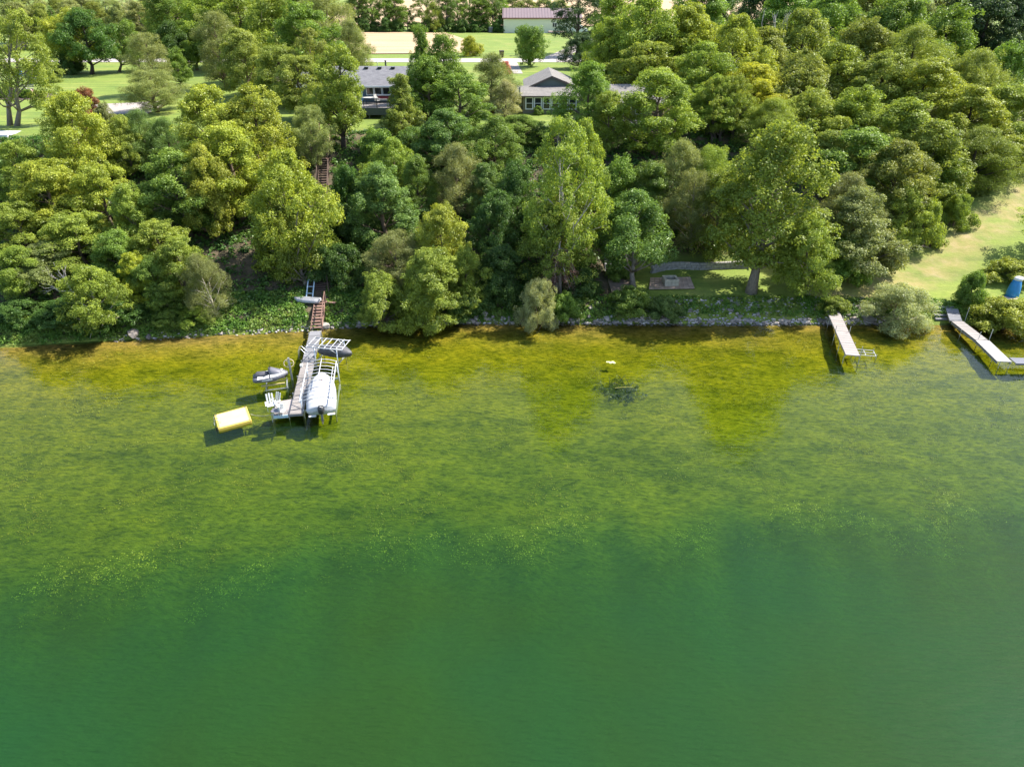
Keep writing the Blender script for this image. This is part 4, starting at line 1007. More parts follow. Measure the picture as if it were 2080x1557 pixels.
def watercraft(name, p0, p1, z, label, hull_m, top_m, trims, cover):
    K = Loc(name, Vector((p0.x, p0.y, z)), Vector((p1.x, p1.y, z)), label, 'jet ski'); Lk = K.len
    st = [(0, .44, .1, .25, .5), (.1 * Lk, .52, .03, .22, .52), (.4 * Lk, .56, 0, .2, .54), (.65 * Lk, .54, .02, .24, .58), (.85 * Lk, .36, .12, .36, .62), (.97 * Lk, .12, .3, .48, .64), (Lk, .03, .42, .52, .62)]
    MB().loft(hull_rings(st)).build('hull', hull_m, K.root, True)
    def sec(y, w, z0, z1): return [(w, y, z0), (w * .8, y, z0 + (z1 - z0) * .65), (w * .35, y, z1), (-w * .35, y, z1), (-w * .8, y, z0 + (z1 - z0) * .65), (-w, y, z0)]
    MB().loft([sec(.04 * Lk, .3, .48, .62), sec(.14 * Lk, .3, .5, .86), sec(.34 * Lk, .28, .5, .84), sec(.46 * Lk, .24, .5, .78)]).build('seat', M_DGREY, K.root, True)
    MB().loft([sec(.47 * Lk, .3, .52, 1.12), sec(.56 * Lk, .42, .52, 1.08), sec(.72 * Lk, .42, .54, .9), sec(.88 * Lk, .26, .6, .76), sec(.98 * Lk, .06, .6, .66)]).build('bonnet', top_m, K.root, True)
    if cover: MB().loft([sec(-.02 * Lk, .5, .4, .66), sec(.14 * Lk, .56, .4, .9), sec(.45 * Lk, .6, .42, 1.0), sec(.53 * Lk, .58, .42, 1.18), sec(.75 * Lk, .56, .46, .95), sec(.92 * Lk, .3, .5, .74), sec(1.0 * Lk, .06, .52, .66)]).build('cover', M_DGREY, K.root, True)
    else:
        MB().tube([(-.38, .5 * Lk, 1.12), (0, .53 * Lk, 1.16), (.38, .5 * Lk, 1.12)], .03, 6).build('handlebar', M_BLACK, K.root, True)
        for sx in (-1, 1):
            MB().loft([[(sx * .56, .12 * Lk, .52), (sx * .33, .14 * Lk, .64), (sx * .32, .14 * Lk, .6)], [(sx * .6, .3 * Lk, .55), (sx * .34, .32 * Lk, .6), (sx * .33, .32 * Lk, .56)], [(sx * .58, .46 * Lk, .58), (sx * .36, .47 * Lk, .72), (sx * .35, .47 * Lk, .66)]]).build('footwell_trim', M_WHITE, K.root)
            MB().loft([[(sx * .57, .5 * Lk, .56), (sx * .45, .5 * Lk, .76), (sx * .44, .5 * Lk, .7)], [(sx * .52, .7 * Lk, .6), (sx * .42, .7 * Lk, .74), (sx * .4, .7 * Lk, .68)], [(sx * .2, .93 * Lk, .66), (sx * .16, .93 * Lk, .72), (sx * .14, .93 * Lk, .68)]]).build('bow_flash', M_WHITE, K.root)
            MB().box((sx * .575, .4 * Lk, .4), (.02, .3 * Lk, .1)).build('side_stripe', M_WHITE, K.root)
            MB().box((sx * .15, .84 * Lk, .8), (.08, .16, .03), rx=-.3).build('vent', M_WHITE, K.root)
        MB().box((0, .02 * Lk, .42), (.8, .1, .12)).build('stern_pad', M_BLACK, K.root)
    return K
watercraft('covered_watercraft', at(654, 711, .9), at(715, 722, .9), .55, 'dark grey covered watercraft, pointed end away from the dock, under the short lift frame', M_DGREY, M_DGREY, None, True)
# jet ski on its own small lift, left of the dock
K = watercraft('jet_ski', at(514, 767, .95), at(585, 758, .95), .5, 'grey and white jet ski facing the dock from the left', M_GREY, M_GREY, None, False)
Kl = Loc('jet_ski_lift', Vector((K.o.x, K.o.y, 0)), Vector((at(585, 758, .95).x, at(585, 758, .95).y, 0)), 'low lift with an upright post and big hand wheel, under the grey jet ski', 'boat lift')
for x in (-.45, .45): MB().beam((x, .5, .42), (x, Kl.len - .3, .42), .1, .1).build('bunk', M_SKID, Kl.root)
MB().beam((-.62, .7, .1), (-.62, Kl.len - .1, .1), .07, .07).build('base_beam', M_SKID, Kl.root)
MB().beam((.62, .7, .1), (.62, Kl.len - .1, .1), .07, .07).build('base_beam', M_ALU, Kl.root)
for y in (.8, Kl.len - .2):
    MB().beam((-.62, y, .08), (.62, y, .08), .07, .08).build('cross_beam', M_ALU, Kl.root)
    for x in (-.6, .6): MB().bar((x, y, -1.1), (x, y, .3), .035, 6).build('foot_post', M_GALV, Kl.root)
pw = Kl.l(587, 757, .6)
MB().box((pw.x, Kl.len + .16, .55), (.13, .13, 2.6)).build('upright_post', M_GALV, Kl.root)
ww = Kl.w(at_y(586, 739, at(587, 757, .6).y)); wz = ww.z
ring = [(pw.x - .1 - .12 * math.sin(a), Kl.len + .12 + .36 * math.cos(a), wz + .28 * math.sin(a)) for a in np.linspace(0, 2 * math.pi, 19)]
wh = MB().tube(ring, .028, 6, False).build('hand_wheel', mat('brass_tint', (.55, .45, .3), .5), Kl.root, True)
for a in (0, 2.09, 4.19): MB().bar((pw.x - .1, Kl.len + .12, wz), (pw.x - .1 - .12 * math.sin(a), Kl.len + .12 + .36 * math.cos(a), wz + .28 * math.sin(a)), .015, 4).build('spoke', M_GALV, wh)
MB().bar((pw.x, Kl.len + .16, 1.8), (pw.x, Kl.len + .16, wz), .06).build('hub', M_WHITE, Kl.root)
# ------------------------------------------------------------------ yellow swim raft
c = [at(*q, .2) for q in ((435, 842), (500.5, 824.5), (511, 853), (443, 870.5))]
ctr = sum(c, Vector()) / 4; ctr.z = 0
raft = thing('swim_raft', ctr, 0, 'yellow floating swim raft tied to the end of the wooden dock', 'raft')
poly = [(p - ctr)[:2] for p in (c[3], c[2], c[1], c[0])]
MB().prism(poly, -.16, .2).build('float_body', M_YEL, raft, bevel=.03)
cen = Vector((0, 0)); inn = [tuple(Vector(p) * .88) for p in poly]
MB().prism(inn, .195, .212).build('deck_panel', M_YELTOP, raft, bevel=.006)
lp = (c[0] * .45 + c[3] * .55) - ctr; ld = (c[0] - c[3]).normalized(); ln_ = Vector((ld.y, -ld.x, 0)) ; ln_ = -ln_ if ln_.x > 0 else ln_
for s_ in (-.2, .2):
    p = lp + ld * s_; p.z = 0
    MB().tube([p - ln_ * .25 + Vector((0, 0, .2)), p - ln_ * .2 + Vector((0, 0, .48)), p + ln_ * .08 + Vector((0, 0, .52)), p + ln_ * .16 + Vector((0, 0, -.6))], .022, 6).build('ladder_rail', M_ALU, raft, True)
for z in (.1, -.15, -.4): MB().bar(lp + ld * -.2 + ln_ * .14 + Vector((0, 0, z - lp.z)), lp + ld * .2 + ln_ * .14 + Vector((0, 0, z - lp.z)), .02).build('ladder_rung', M_ALU, raft)
for p in inn: MB().box((p[0] * 1.03, p[1] * 1.03, .22), (.12, .05, .03)).build('cleat', M_GREY, raft)
ra, rb = at(509, 841, .14), at(552, 841.5, .35)
rp_ = [ra.lerp(rb, t) - Vector((0, 0, .12 * 4 * t * (1 - t))) for t in np.linspace(0, 1, 9)]
tag(MB().tube(rp_, .018, 5).build('mooring_rope', M_ROPE), 'thin pale rope between the yellow raft and the dock', 'rope')

# ------------------------------------------------------------------ stairs up the bank
def flight(root, a, b, w, n, m, rails=True, tread_d=.27):
    """open stair from a (foot) to b (head), root-local points"""
    a, b = Vector(a), Vector(b); d = (b - a); h = Vector((d.x, d.y, 0)).normalized(); sd = Vector((h.y, -h.x, 0)); rz = math.atan2(h.y, h.x) - math.pi / 2
    tm = MB().box((0, 0, 0), (w, tread_d, .045)).mesh('tread', m)
    for k in range(n):
        p = a.lerp(b, (k + .5) / n); o = link_mesh('tread', tm, root, p); o.rotation_euler = (0, 0, rz)
    for s_ in (-1, 1):
        MB().beam(a + sd * s_ * (w / 2 + .03) - Vector((0, 0, .1)), b + sd * s_ * (w / 2 + .03) - Vector((0, 0, .1)), .05, .24).build('stringer', m, root)
    if rails:
        for s_ in ((-1, 1) if rails == 2 else (1,)):
            q = sd * s_ * (w / 2 + .09)
            MB().beam(a + q + Vector((0, 0, .9)), b + q + Vector((0, 0, .9)), .06, .1).build('handrail', m, root)
            for t in (0, .5, 1): MB().beam(a.lerp(b, t) + q - Vector((0, 0, .3)), a.lerp(b, t) + q + Vector((0, 0, .95)), .08, .08).build('post', m, root)
def stair_thing(p_foot, p_head, w, n, m, label, rails=True):
    r = thing('wooden_stair', p_foot, 0, label, 'stairs'); flight(r, (0, 0, 0), p_head - p_foot, w, n, m, rails); return r
f0 = at(642, 668, .6); h0 = on_ground(650, 618); h0.z += .25
M_RED = wood('red_brown_stair_wood', (.24, .14, .11))
stair_thing(f0, h0, .85, 9, M_RED, 'red-brown wooden stair climbing from the dock to the first landing')
l1 = thing('stair_landing', h0, 0, 'small wooden landing between the two lower stair flights', 'landing')
for k in range(4): MB().box((.05, .12 + k * .25, .02), (1.0, .235, .045)).build('plank', M_BRN, l1)
MB().beam((.6, -.1, .05), (1.5, -.35, .05), .28, .05).build('side_board', M_RED, l1)
f1 = h0 + Vector((.05, 1.05, .1)); h1 = on_ground(653, 580); h1.z += .25
stair_thing(f1, h1, .95, 6, M_BRN, 'dark shaded stair flight just above the first landing')
l2 = thing('railed_platform', h1, 0, 'shaded platform with slatted railing at the foot of the wooded slope', 'platform')
for k in range(6): MB().box((.1, .13 + k * .25, .02), (1.4, .235, .045)).build('plank', M_BRN, l2)
for z in (.35, .62, .9): MB().box((.1, 1.62, z), (1.5, .04, .09)).build('rail', M_DECK2, l2)
for x in (-.6, .8): MB().box((x, 1.6, .35), (.09, .09, 1.3)).build('post', M_DECK2, l2)
f2 = on_ground(652, 560); f2.z += .3; h2 = on_ground(661, 275); h2.z += .35
long_r = thing('hillside_stair', f2, 0, 'long weathered stair climbing through the trees to the lawn', 'stairs')
dv_ = h2 - f2; zs = [f2 + dv_ * t for t in (0, .25, .5, .75, 1)]
for p in zs[1:-1]: p.z = gz(p.x, p.y) + .35
for k in range(4):
    flight(long_r, zs[k] - f2, zs[k + 1] - f2, .95, 13, M_BRN if k < 3 else M_RED, 2)  # lower flights in the shade-darkened brown, top flight in lighter red-brown
sh_ = thing('stair_gate', h2, 0, 'reddish rail gate at the head of the long stair, on the lawn edge', 'railing')
for x in (-1.15, -.55, .55): MB().box((x, .1, .5), (.11, .11, 1.5)).build('post', M_RED, sh_)
MB().box((-.85, .1, .75), (.5, .06, .12)).build('rail', M_RED, sh_); MB().box((-.85, .1, .35), (.5, .06, .12)).build('rail', M_RED, sh_)
# pale blue rails and the upturned boat beside the lower stair
rk0, rk1 = on_ground(629, 612), on_ground(635, 562)
rk = thing('boat_rails', rk0, 0, 'pair of pale blue rails lying up the bank beside the lower stair', 'boat rails')
for x in (-.28, .28): MB().tube([(x, 0, .25), (x - .1, (rk1 - rk0).y * .5, (rk1 - rk0).z * .5 + .75), (x + .25, (rk1 - rk0).y, (rk1 - rk0).z + .5)], .06, 6).build('rail', M_PALEBLUE, rk, True)
for t in (.15, .4, .65, .9): MB().box(((rk1 - rk0).x * t, (rk1 - rk0).y * t, (rk1 - rk0).z * t + .35 + .5 * t * (1 - t)), (.6, .06, .05)).build('crossbar', M_PALEBLUE, rk)
ub = on_ground(627, 614); ub.z += .12
u = thing('upturned_boat', ub, R_(82), 'grey flat-bottomed boat lying upside down on the bank left of the stair', 'boat')
MB().loft([[(.42 * s_, y, 0), (.4 * s_, y, .12), (.3 * s_, y, .3), (-.3 * s_, y, .3), (-.4 * s_, y, .12), (-.42 * s_, y, 0)] for y, s_ in ((-1.1, .8), (-.6, 1), (.3, 1), (.9, .7), (1.25, .25))]).build('hull', mat('weathered_grey_hull', (.36, .36, .38), .7, var=.15), u, True)
for x in (-.16, 0, .16): MB().box((x, -.1, .31), (.035, 1.9, .03)).build('keel_rib', M_GALV, u)

# ------------------------------------------------------------------ white sectional dock with frame, right
Z2 = .72
E = Loc('sectional_dock', at(1691.5, 630, Z2 + .1), at(1732, 724, Z2), 'straight pale sectional dock standing on thin pipe legs', 'dock')
for k in range(4):
    y0 = E.len * k / 4; y1 = E.len * (k + 1) / 4 - .03
    pn = MB().box((0, (y0 + y1) / 2, -.03), (1.05, y1 - y0, .05)).build('deck_section', M_PALE, E.root, bevel=.008)
    for j in range(5): MB().box((0, y0 + (j + .5) * (y1 - y0) / 5, -.002), (1.0, (y1 - y0) / 5 - .045, .018)).build('board', M_PALE, pn)
    MB().box((-.5, (y0 + y1) / 2, -.1), (.05, y1 - y0, .1)).build('side_beam', M_SKID, E.root)
    MB().box((.5, (y0 + y1) / 2, -.1), (.05, y1 - y0, .1)).build('side_beam', M_ALU, E.root)
for x, y, top in ((-.57, E.len - .15, .75), (.57, E.len - .15, .12), (-.57, E.len * .5, .5), (.57, E.len * .52, .55), (-.57, E.len * .75, .1), (.57, E.len * .75, .1), (-.57, 1.8, .1), (.57, 1.8, .1)):
    MB().bar((x, y, -1.7), (x, y, top), .026, 7).build('pipe_leg', M_GALV, E.root)
fr_ = thing('lift_frame', at(1756, 719, .12), E.rz, 'low empty metal frame standing in the water beside the pale sectional dock', 'frame')
for x in (-.75, 0, .75): MB().beam((x, -.5, .1), (x, .5, .1), .045, .045).build('crossbar', M_GALV, fr_)
for y in (-.5, .0, .5): MB().beam((-.75, y, .14), (.75, y, .14), .045, .045).build('rail', M_GALV, fr_)
for x in (-.75, .75):
    for y in (-.5, .5): MB().bar((x, y, -1.1), (x, y, .3), .025, 6).build('leg', M_GALV, fr_)

# ------------------------------------------------------------------ bent dock at the right edge
Z3 = .55
Fk = Loc('bent_dock', at(1933, 626, Z3 + .3), at(1946, 655, Z3), 'bent dock of grey boards ending in a white section, at the right edge', 'dock')
def run(name, p, q, w, m, wd, dz=0):
    a, b = Fk.w(p), Fk.w(q); d = (b - a).normalized(); n = max(1, round((b - a).length / wd)); s_ = (b - a).length / n
    me = MB().box((0, 0, 0), (w, s_ - .012, .045)).mesh(name, m)
    for k in range(n):
        o = link_mesh(name, me, Fk.root, a + d * s_ * (k + .5) + Vector((0, 0, dz))); o.rotation_euler = (0, 0, math.atan2(d.y, d.x) - math.pi / 2)
    for sx in (-1, 1):
        sd = Vector((d.y, -d.x, 0)) * sx * (w / 2 - .03); MB().beam(a + sd - Vector((0, 0, .1)), b + sd - Vector((0, 0, .1)), .05, .13).build('stringer', M_DECK2, Fk.root)
j1, j2, j3 = at(1942, 653, Z3), at(1994, 692, Z3), at(2040, 735.5, Z3)
run('plank', at(1933, 626, Z3 + .35), j1, 1.0, M_DECK2, .17); run('plank', j1 + Vector((.05, -.08, 0)), j2, 1.0, M_DECK, .17, .05)
run('deck_section', j2 + Vector((.03, -.03, 0)), j3, 1.08, mat('pale_grey_panel', (.31, .305, .30), .7, var=.12, scale=3), .62, .04)
run('side_section', at(2040, 732, Z3) + Vector((.65, 0, 0)), at(2130, 733, Z3), .95, M_GREY, 1.2, -.02)
for px, py, tp in ((1987, 690, .7), (2010, 688, .85), (1961, 648, 1.1), (2032, 735, .1), (2052, 736, .1), (1953, 672, .1), (2018, 722, .1)):
    p = Fk.w(at(px, py, Z3)); MB().bar(p + Vector((0, 0, -1.5)), p + Vector((0, 0, tp)), .026, 7).build('pipe_leg', M_GALV, Fk.root)
ws = thing('bank_steps', on_ground(1917, 640), 0, 'wide shaded wooden steps in the bank beside the bent dock', 'steps')
for k in range(4):
    p = on_ground(1916, 650 - k * 8) - ws.location; MB().box((0, p.y, p.z + .12), (2.0, .32, .14)).build('tread', M_DECK2, ws)
tent = on_ground(2055, 601)
tn = thing('pop_up_tent', tent, .3, 'tall tapering blue tent with a white rounded top, at the right edge', 'tent'); tn.scale = (.78, .78, .92)
rg = lambda s_, z: [(s_ * math.cos(a) * (1 + .12 * math.cos(2 * a)), s_ * .9 * math.sin(a), z) for a in np.linspace(0, 2 * math.pi, 13)[:-1]]
MB().loft([rg(.78, -.05), rg(.74, .5), rg(.64, 1.1), rg(.48, 1.6), rg(.42, 1.72)]).build('skirt', M_BLUE, tn, True)
MB().loft([[(x + .1 * (k / 3) + .08, y, z) for x, y, z in rg(s_, z_)] for k, (s_, z_) in enumerate(((.5, 1.68), (.53, 1.82), (.42, 1.95), (.12, 2.02)))]).build('top', M_WHITE, tn, True)
MB().prism([(1.15 * math.cos(a) - .55, .85 * math.sin(a) - .1) for a in np.linspace(0, 6.0, 20)], -.1, .035).build('base_mat', mat('pale_sand', (.5, .42, .32), .95), tn)

# ------------------------------------------------------------------ patio, fire pit, wall
g0 = on_ground(1287, 574); ZP = gz(g0.x, g0.y) + .16
pa = [at(*q, ZP) for q in ((1234, 566), (1288, 566), (1290, 588), (1243, 594))]
pt = thing('wood_patio', sum(pa, Vector()) / 4, 0, 'shaded wooden patio deck around the patio maple trunk', 'patio')
o_ = pt.location; n = 13
for k in range(n):
    t0, t1 = k / n + .006, (k + 1) / n - .006
    a, b, c_, d_ = pa[3].lerp(pa[0], t0), pa[2].lerp(pa[1], t0), pa[2].lerp(pa[1], t1), pa[3].lerp(pa[0], t1)
    MB().prism([(p - o_)[:2] for p in (a, b, c_, d_)], -.06, 0).build('plank', M_PATIO, pt)
MB().box((0, (pa[3] - o_).y - .04, -.16), (2.4, .06, .3)).build('edge_board', M_BRN, pt)
pb = [at(*q, ZP - .05) for q in ((1321, 563.5), (1402, 562), (1411, 584.5), (1318, 586))]
pv = thing('paved_patio', sum(pb, Vector()) / 4, 0, 'pale brown paved patio under the square fire pit', 'patio')
o_ = pv.location; M_PAV = wood('brown_pavers', (.42, .30, .23), .18, .2)
for r_ in range(5):
    for k in range(9):
        f = lambda u, v: pb[3].lerp(pb[2], u).lerp(pb[0].lerp(pb[1], u), v)
        u0, u1, v0, v1 = k / 9 + .003, (k + 1) / 9 - .003, r_ / 5 + .008, (r_ + 1) / 5 - .008
        MB().prism([(p - o_)[:2] for p in (f(u0, v0), f(u1, v0), f(u1, v1), f(u0, v1))], -.09, .002 * ((k * 3 + r_) % 3)).build('paver', M_PAV, pv)
fp = at(1361, 575, ZP)
pit = thing('fire_pit', fp + Vector((0, 0, -.05)), .05, 'square stone fire pit box on the paved patio', 'fire pit'); pit.scale = (1.05, 1.05, 1.3)
for z in (0, 1):
    for (x, y, a, b) in ((0, -.5, 1.25, .2), (0, .5, 1.25, .2), (-.525, 0, .2, .78), (.525, 0, .2, .78)):
        for s_ in (-1, 1):
            L_ = (a if a > b else b) / 2
            MB().box((x + (s_ * L_ / 2 if a > b else 0), y + (s_ * L_ / 2 if b > a else 0), .12 + z * .23), ((L_ - .015) if a > b else a, (L_ - .015) if b > a else b, .22)).build('stone_block', M_STONE_L, pit, bevel=.015)
MB().box((0, 0, .1), (.82, .75, .1)).build('ash_bed', mat('ash', (.04, .04, .04), 1), pit)
wl = [on_ground(*q) for q in ((1322, 555), (1352, 548), (1380, 545.5), (1420, 548), (1460, 546.5), (1498, 545), (1520, 544))]
rw = thing('retaining_wall', wl[3], 0, 'low grey stone retaining wall behind the fire pit lawn', 'wall')
rg_ = random.Random(4); M_RW = mat('rough_grey_stone', (.30, .285, .27), .95, var=.25, scale=4, bmp=.7)
for cse in range(3):
    d = 0.0
    seg = [(wl[k], wl[k + 1]) for k in range(len(wl) - 1)]
    for a, b in seg:
        Ls = (b - a).length; n = max(1, int(Ls / .42))
        for k in range(n):
            p = a.lerp(b, (k + .5 + (cse % 2) * .3) / n) - rw.location; p.z = 1.62 + cse * .26 - rw.location.z + .12
            MB().box(p, (Ls / n - .02, .34 + rg_.uniform(-.05, .05), .25), rz=math.atan2((b - a).y, (b - a).x) + rg_.uniform(-.05, .05)).build('stone', M_RW, rw, bevel=.03)
ps0 = on_ground(1241, 560); ps1 = on_ground(1238, 520); ps0.z += .1; ps1.z += .3
stair_thing(ps0, ps1, .95, 9, M_DECK2, 'grey wooden stair rising behind the shaded patio', 1)
ls0, ls1 = on_ground(1269, 622), on_ground(1268, 606); ls0.z += .05; ls1.z += .15
stair_thing(ls0, ls1, .9, 4, M_DECK2, 'short wooden steps from the patio down to the shore stones', 0)
sh = on_ground(545, 548)
shl = thing('bank_shelf', sh + Vector((0, 0, .25)), .06, 'low brown timber platform with odds and ends in the shade left of the stair', 'platform')
for k in range(4): MB().box((0, k * .22, .2), (2.6, .2, .05)).build('plank', M_BRN, shl)
for x in (-1.2, 0, 1.2): MB().box((x, .3, -.2), (.1, .1, .8)).build('post', M_BRN, shl)

# ------------------------------------------------------------------ shore stones
def stone_mesh(seed, fl=.7):
    rng = np.random.default_rng(seed); import bmesh
    bm = bmesh.new(); bmesh.ops.create_icosphere(bm, subdivisions=1, radius=1)
    for v in bm.verts: v.co = Vector((v.co.x * 1.0, v.co.y * .8, v.co.z * fl)) * float(1 + rng.normal() * .13)
    me = bpy.data.meshes.new('stone'); bm.to_mesh(me); bm.free(); me.materials.append(M_ROCK); return me
def rock_mat():
    m, nt, b = new_mat('field_stone'); oi = N(nt, 'ShaderNodeObjectInfo'); tc = N(nt, 'ShaderNodeTexCoord')
    base = ramp(nt, oi.outputs['Random'], [(0, (.15, .135, .12)), (.4, (.27, .24, .215)), (.7, (.36, .30, .26)), (.9, (.45, .41, .37)), (1, (.22, .21, .21))])
    f = noise(nt, 2.5, 4, .65, tc.outputs['Object'])
    nt.links.new(mixc(nt, .8, base, ramp(nt, f, [(.3, (.6, .6, .58)), (.7, (1.2, 1.18, 1.15))]), 'MULTIPLY'), b.inputs['Base Color'])
    b.inputs['Roughness'].default_value = .85; bump(nt, f, .5, .08, b); return m
M_ROCK = rock_mat()
SM = [stone_mesh(100 + k, .55 + .05 * (k % 5)) for k in range(8)]
rip = thing('shore_stones', (0, float(shore(0)), 0), 0, 'band of grey and pinkish field stones along the waterline', 'stone bank')
rgn = np.random.default_rng(31); cnt = 0
xs_ = np.concatenate([rgn.uniform(-30, -17.5, 20), rgn.uniform(-16, -4, 55), rgn.uniform(-4, 10, 65), rgn.uniform(9, 36, 130)])
for x in xs_:
    far = x > 9
    d = rgn.uniform(-.15, .35) if rgn.random() < .55 else rgn.uniform(.2, 2.3 if far else .6)
    y = float(shore(x)) + d; s_ = rgn.uniform(.13, .3) * (.7 if x < -17 else 1)
    o = link_mesh('stone', SM[rgn.integers(8)], rip, (x, y - rip.location.y, max(gz(x, y), -.1) + s_ * .25)); o.scale = (s_ * rgn.uniform(.9, 1.4), s_, s_); o.rotation_euler = (0, 0, rgn.uniform(0, 6.28)); cnt += 1
# the smaller stones between, one mesh
n = 2300; xx = np.concatenate([rgn.uniform(-34, -16, 160), rgn.uniform(-16, 12, 540), rgn.uniform(10, 36, 1600)]); dd_ = np.where((rgn.random(n) < .45) | (xx < 10), rgn.uniform(-.3, .4, n), rgn.uniform(.3, 2.7, n))
bv = np.array([v.co[:] for v in SM[0].vertices]); bf = np.array([p.vertices[:] for p in SM[0].polygons]); VV, FF = [], []
for k in range(n):
    y = float(shore(xx[k])) + dd_[k]; s_ = rgn.uniform(.05, .15); a = rgn.uniform(0, 6.28); ca, sa = math.cos(a), math.sin(a)
    vv = bv * (1 + rgn.normal(size=(len(bv), 1)) * .12) * s_; VV.append(np.stack([vv[:, 0] * ca - vv[:, 1] * sa + xx[k], vv[:, 0] * sa + vv[:, 1] * ca + y - rip.location.y, vv[:, 2] + max(gz(xx[k], y), -.12) + s_ * .2], 1)); FF.append(bf + k * len(bv))
m_, nt, b = new_mat('mixed_pebbles'); gi = N(nt, 'ShaderNodeNewGeometry')
nt.links.new(ramp(nt, gi.outputs['Random Per Island'], [(0, (.14, .13, .13)), (.5, (.32, .29, .27)), (1, (.55, .51, .48))]), b.inputs['Base Color']); b.inputs['Roughness'].default_value = .9
tag(link_mesh('rubble', np_mesh('rubble', np.concatenate(VV), np.concatenate(FF), m_), rip), kind='stuff')
for px, py, s_, lb in ((272, 680, .62, 'largest pale boulder at the left waterline'), (303, 686, .36, 'rounded boulder right of the largest pale boulder'), (660, 664, .45, 'grey boulder right of the dock foot'),
                       (1062, 650, .4, 'grey boulder left of the silvery willow shrub'), (1200, 626, .32, 'pale bluish boulder standing up in the bank plants'), (1211, 618, .3, 'pale rounded boulder above the bluish one'),
                       (1762, 650, .6, 'flat grey boulder between the sectional dock and the silvery shrub'), (1232, 648, .38, 'bluish boulder on the waterline below the short steps'), (985, 640, .42, 'dark boulder in the shade right of the overhanging trees')):
    p = on_ground(px, py); o = link_mesh('boulder', SM[int(px) % 8].copy()); o.location = p + Vector((0, 0, s_ * .25)); o.scale = (s_ * 1.25, s_, s_ * 1.05); o.rotation_euler = (0, 0, px * .7)
    tag(o, lb, 'boulder', 'boulders on the shore')

# ------------------------------------------------------------------ dead wood
M_BONE = mat('bleached_wood', (.52, .47, .44), .85, var=.12); M_DEADBARK = mat('dead_bark', (.27, .23, .20), .9, var=.2)
def limbs(mb, p, d, L_, r, depth_, rng, spread=.6):
    q = Vector(p) + Vector(d) * L_; mid = Vector(p).lerp(q, .5) + Vector(rng.normal(size=3)) * L_ * .06
    mb.tube([p, mid, q], [r, r * .8, r * .5], 5)
    if depth_:
        for _ in range(3 if depth_ > 1 else 2):
            nd = (Vector(d) + Vector(rng.normal(size=3)) * spread).normalized(); t = rng.uniform(.45, 1)
            limbs(mb, Vector(p).lerp(q, t), nd, L_ * rng.uniform(.5, .75), r * .5, depth_ - 1, rng, spread)
sp = at(146, 592, 2.6); sn = thing('bare_snag', sp, 0, 'bare white branching snag reaching out of the left shore trees', 'dead tree')
mb = MB(); rr_ = np.random.default_rng(8)
for d in ((-.9, -.15, .35), (-.6, 0, .75), (-.35, .1, .9), (-.1, -.1, .95)): limbs(mb, (0, 0, 0), Vector(d).normalized(), 1.6, .06, 2, rr_, .32)
mb.build('branches', M_BONE, sn); MB().tube([(0, 0, 0), (.5, .2, -.8), (.7, .6, -2.2)], [.09, .11, .14], 7).build('trunk', M_BONE, sn, True)
cb = at_y(778, 615, 55.6); cbr = thing('curved_branch', cb, 0, 'bare curved pale branch hanging under the overhanging shore trees', 'branch')
MB().tube([(0, .9, .7), (.1, .5, .5), (.18, .2, 0), (.05, 0, -.7), (-.35, -.1, -1.15), (-.75, -.1, -1.3)], [.1, .09, .08, .07, .05, .03], 7).build('limb', M_BONE, cbr, True)
MB().tube([(.02, 0, -.7), (-.3, 0, -.55)], [.04, .02], 5).build('stub', M_BONE, cbr)
dp0 = on_ground(1133, 598); dpn = thing('dead_pine', dp0 + Vector((.2, -.6, 0)), 0, 'dead brown drooping boughs at the foot of the tall thin tree', 'dead tree')
MB().tube([(0, 0, -.3), (-.1, -.1, 2.2), (-.3, -.2, 4.4), (-.2, -.2, 5.2)], [.16, .13, .09, .04], 8).build('trunk', M_DEADBARK, dpn, True)
rr_ = np.random.default_rng(3); P, Nn = [], []; mb = MB()
for k in range(34):
    a = rr_.uniform(2.2, 6.6); z = rr_.uniform(2.0, 4.8); L_ = rr_.uniform(.8, 1.9); tip = Vector((math.cos(a) * L_ - .25, math.sin(a) * L_ * .8, z - rr_.uniform(1.2, 2.4)))
    s0 = Vector((-.2, -.15, z)); md = s0.lerp(tip, .5) + Vector((0, 0, .5)); mb.tube([s0, md, tip], [.035, .025, .01], 4)
    for t in rr_.uniform(.3, 1, 70): P.append(s0.lerp(md, t * 2) if t < .5 else md.lerp(tip, t * 2 - 1)); P[-1] = P[-1] + Vector(rr_.normal(size=3)) * .16 - Vector((0, 0, rr_.uniform(0, .4)))
mb.build('boughs', M_DEADBARK, dpn)
P = np.array([p[:] for p in P]); Nn = unit(rr_.normal(size=P.shape)); ln = rr_.uniform(.2, .4, len(P)); V_, F_ = leaf_quads(P, Nn, ln, ln * .16, rr_)
me = np_mesh('needles', V_, F_, leaf_mat('dead_needles', .1, False, cover_col((.14, .075, .06), (.20, .11, .085), (.26, .16, .12), 1.2))); set_attr(me, 'leaf', np.repeat(rr_.uniform(0, 1, len(P)), 4)); link_mesh('needles', me, dpn)
mb = MB(); rr_ = np.random.default_rng(5)
for k in range(6): limbs(mb, (rr_.uniform(-2, 2), 0, 9), (rr_.uniform(-.3, .3), 0, 1), 1.5, .04, 2, rr_, .35)
tw = at_y(1575, 50, 112); tw.z = gz(tw.x, 112); dt = thing('dead_treetop', tw, 0, 'bare grey dead twigs sticking out of the right wood near the top edge', 'dead tree')
mb2 = MB(); mb.v = [(x, y, z + (at_y(1575, 44, 112).z - tw.z) - 9.9) for x, y, z in mb.v]; mb.build('twigs', M_BONE, dt)['kind'] = 'stuff'; mb2.tube([(0, 0, -.3), (0, 0, at_y(1575, 44, 112).z - tw.z - 1)], [.2, .08], 7).build('trunk', M_DEADBARK, dt)
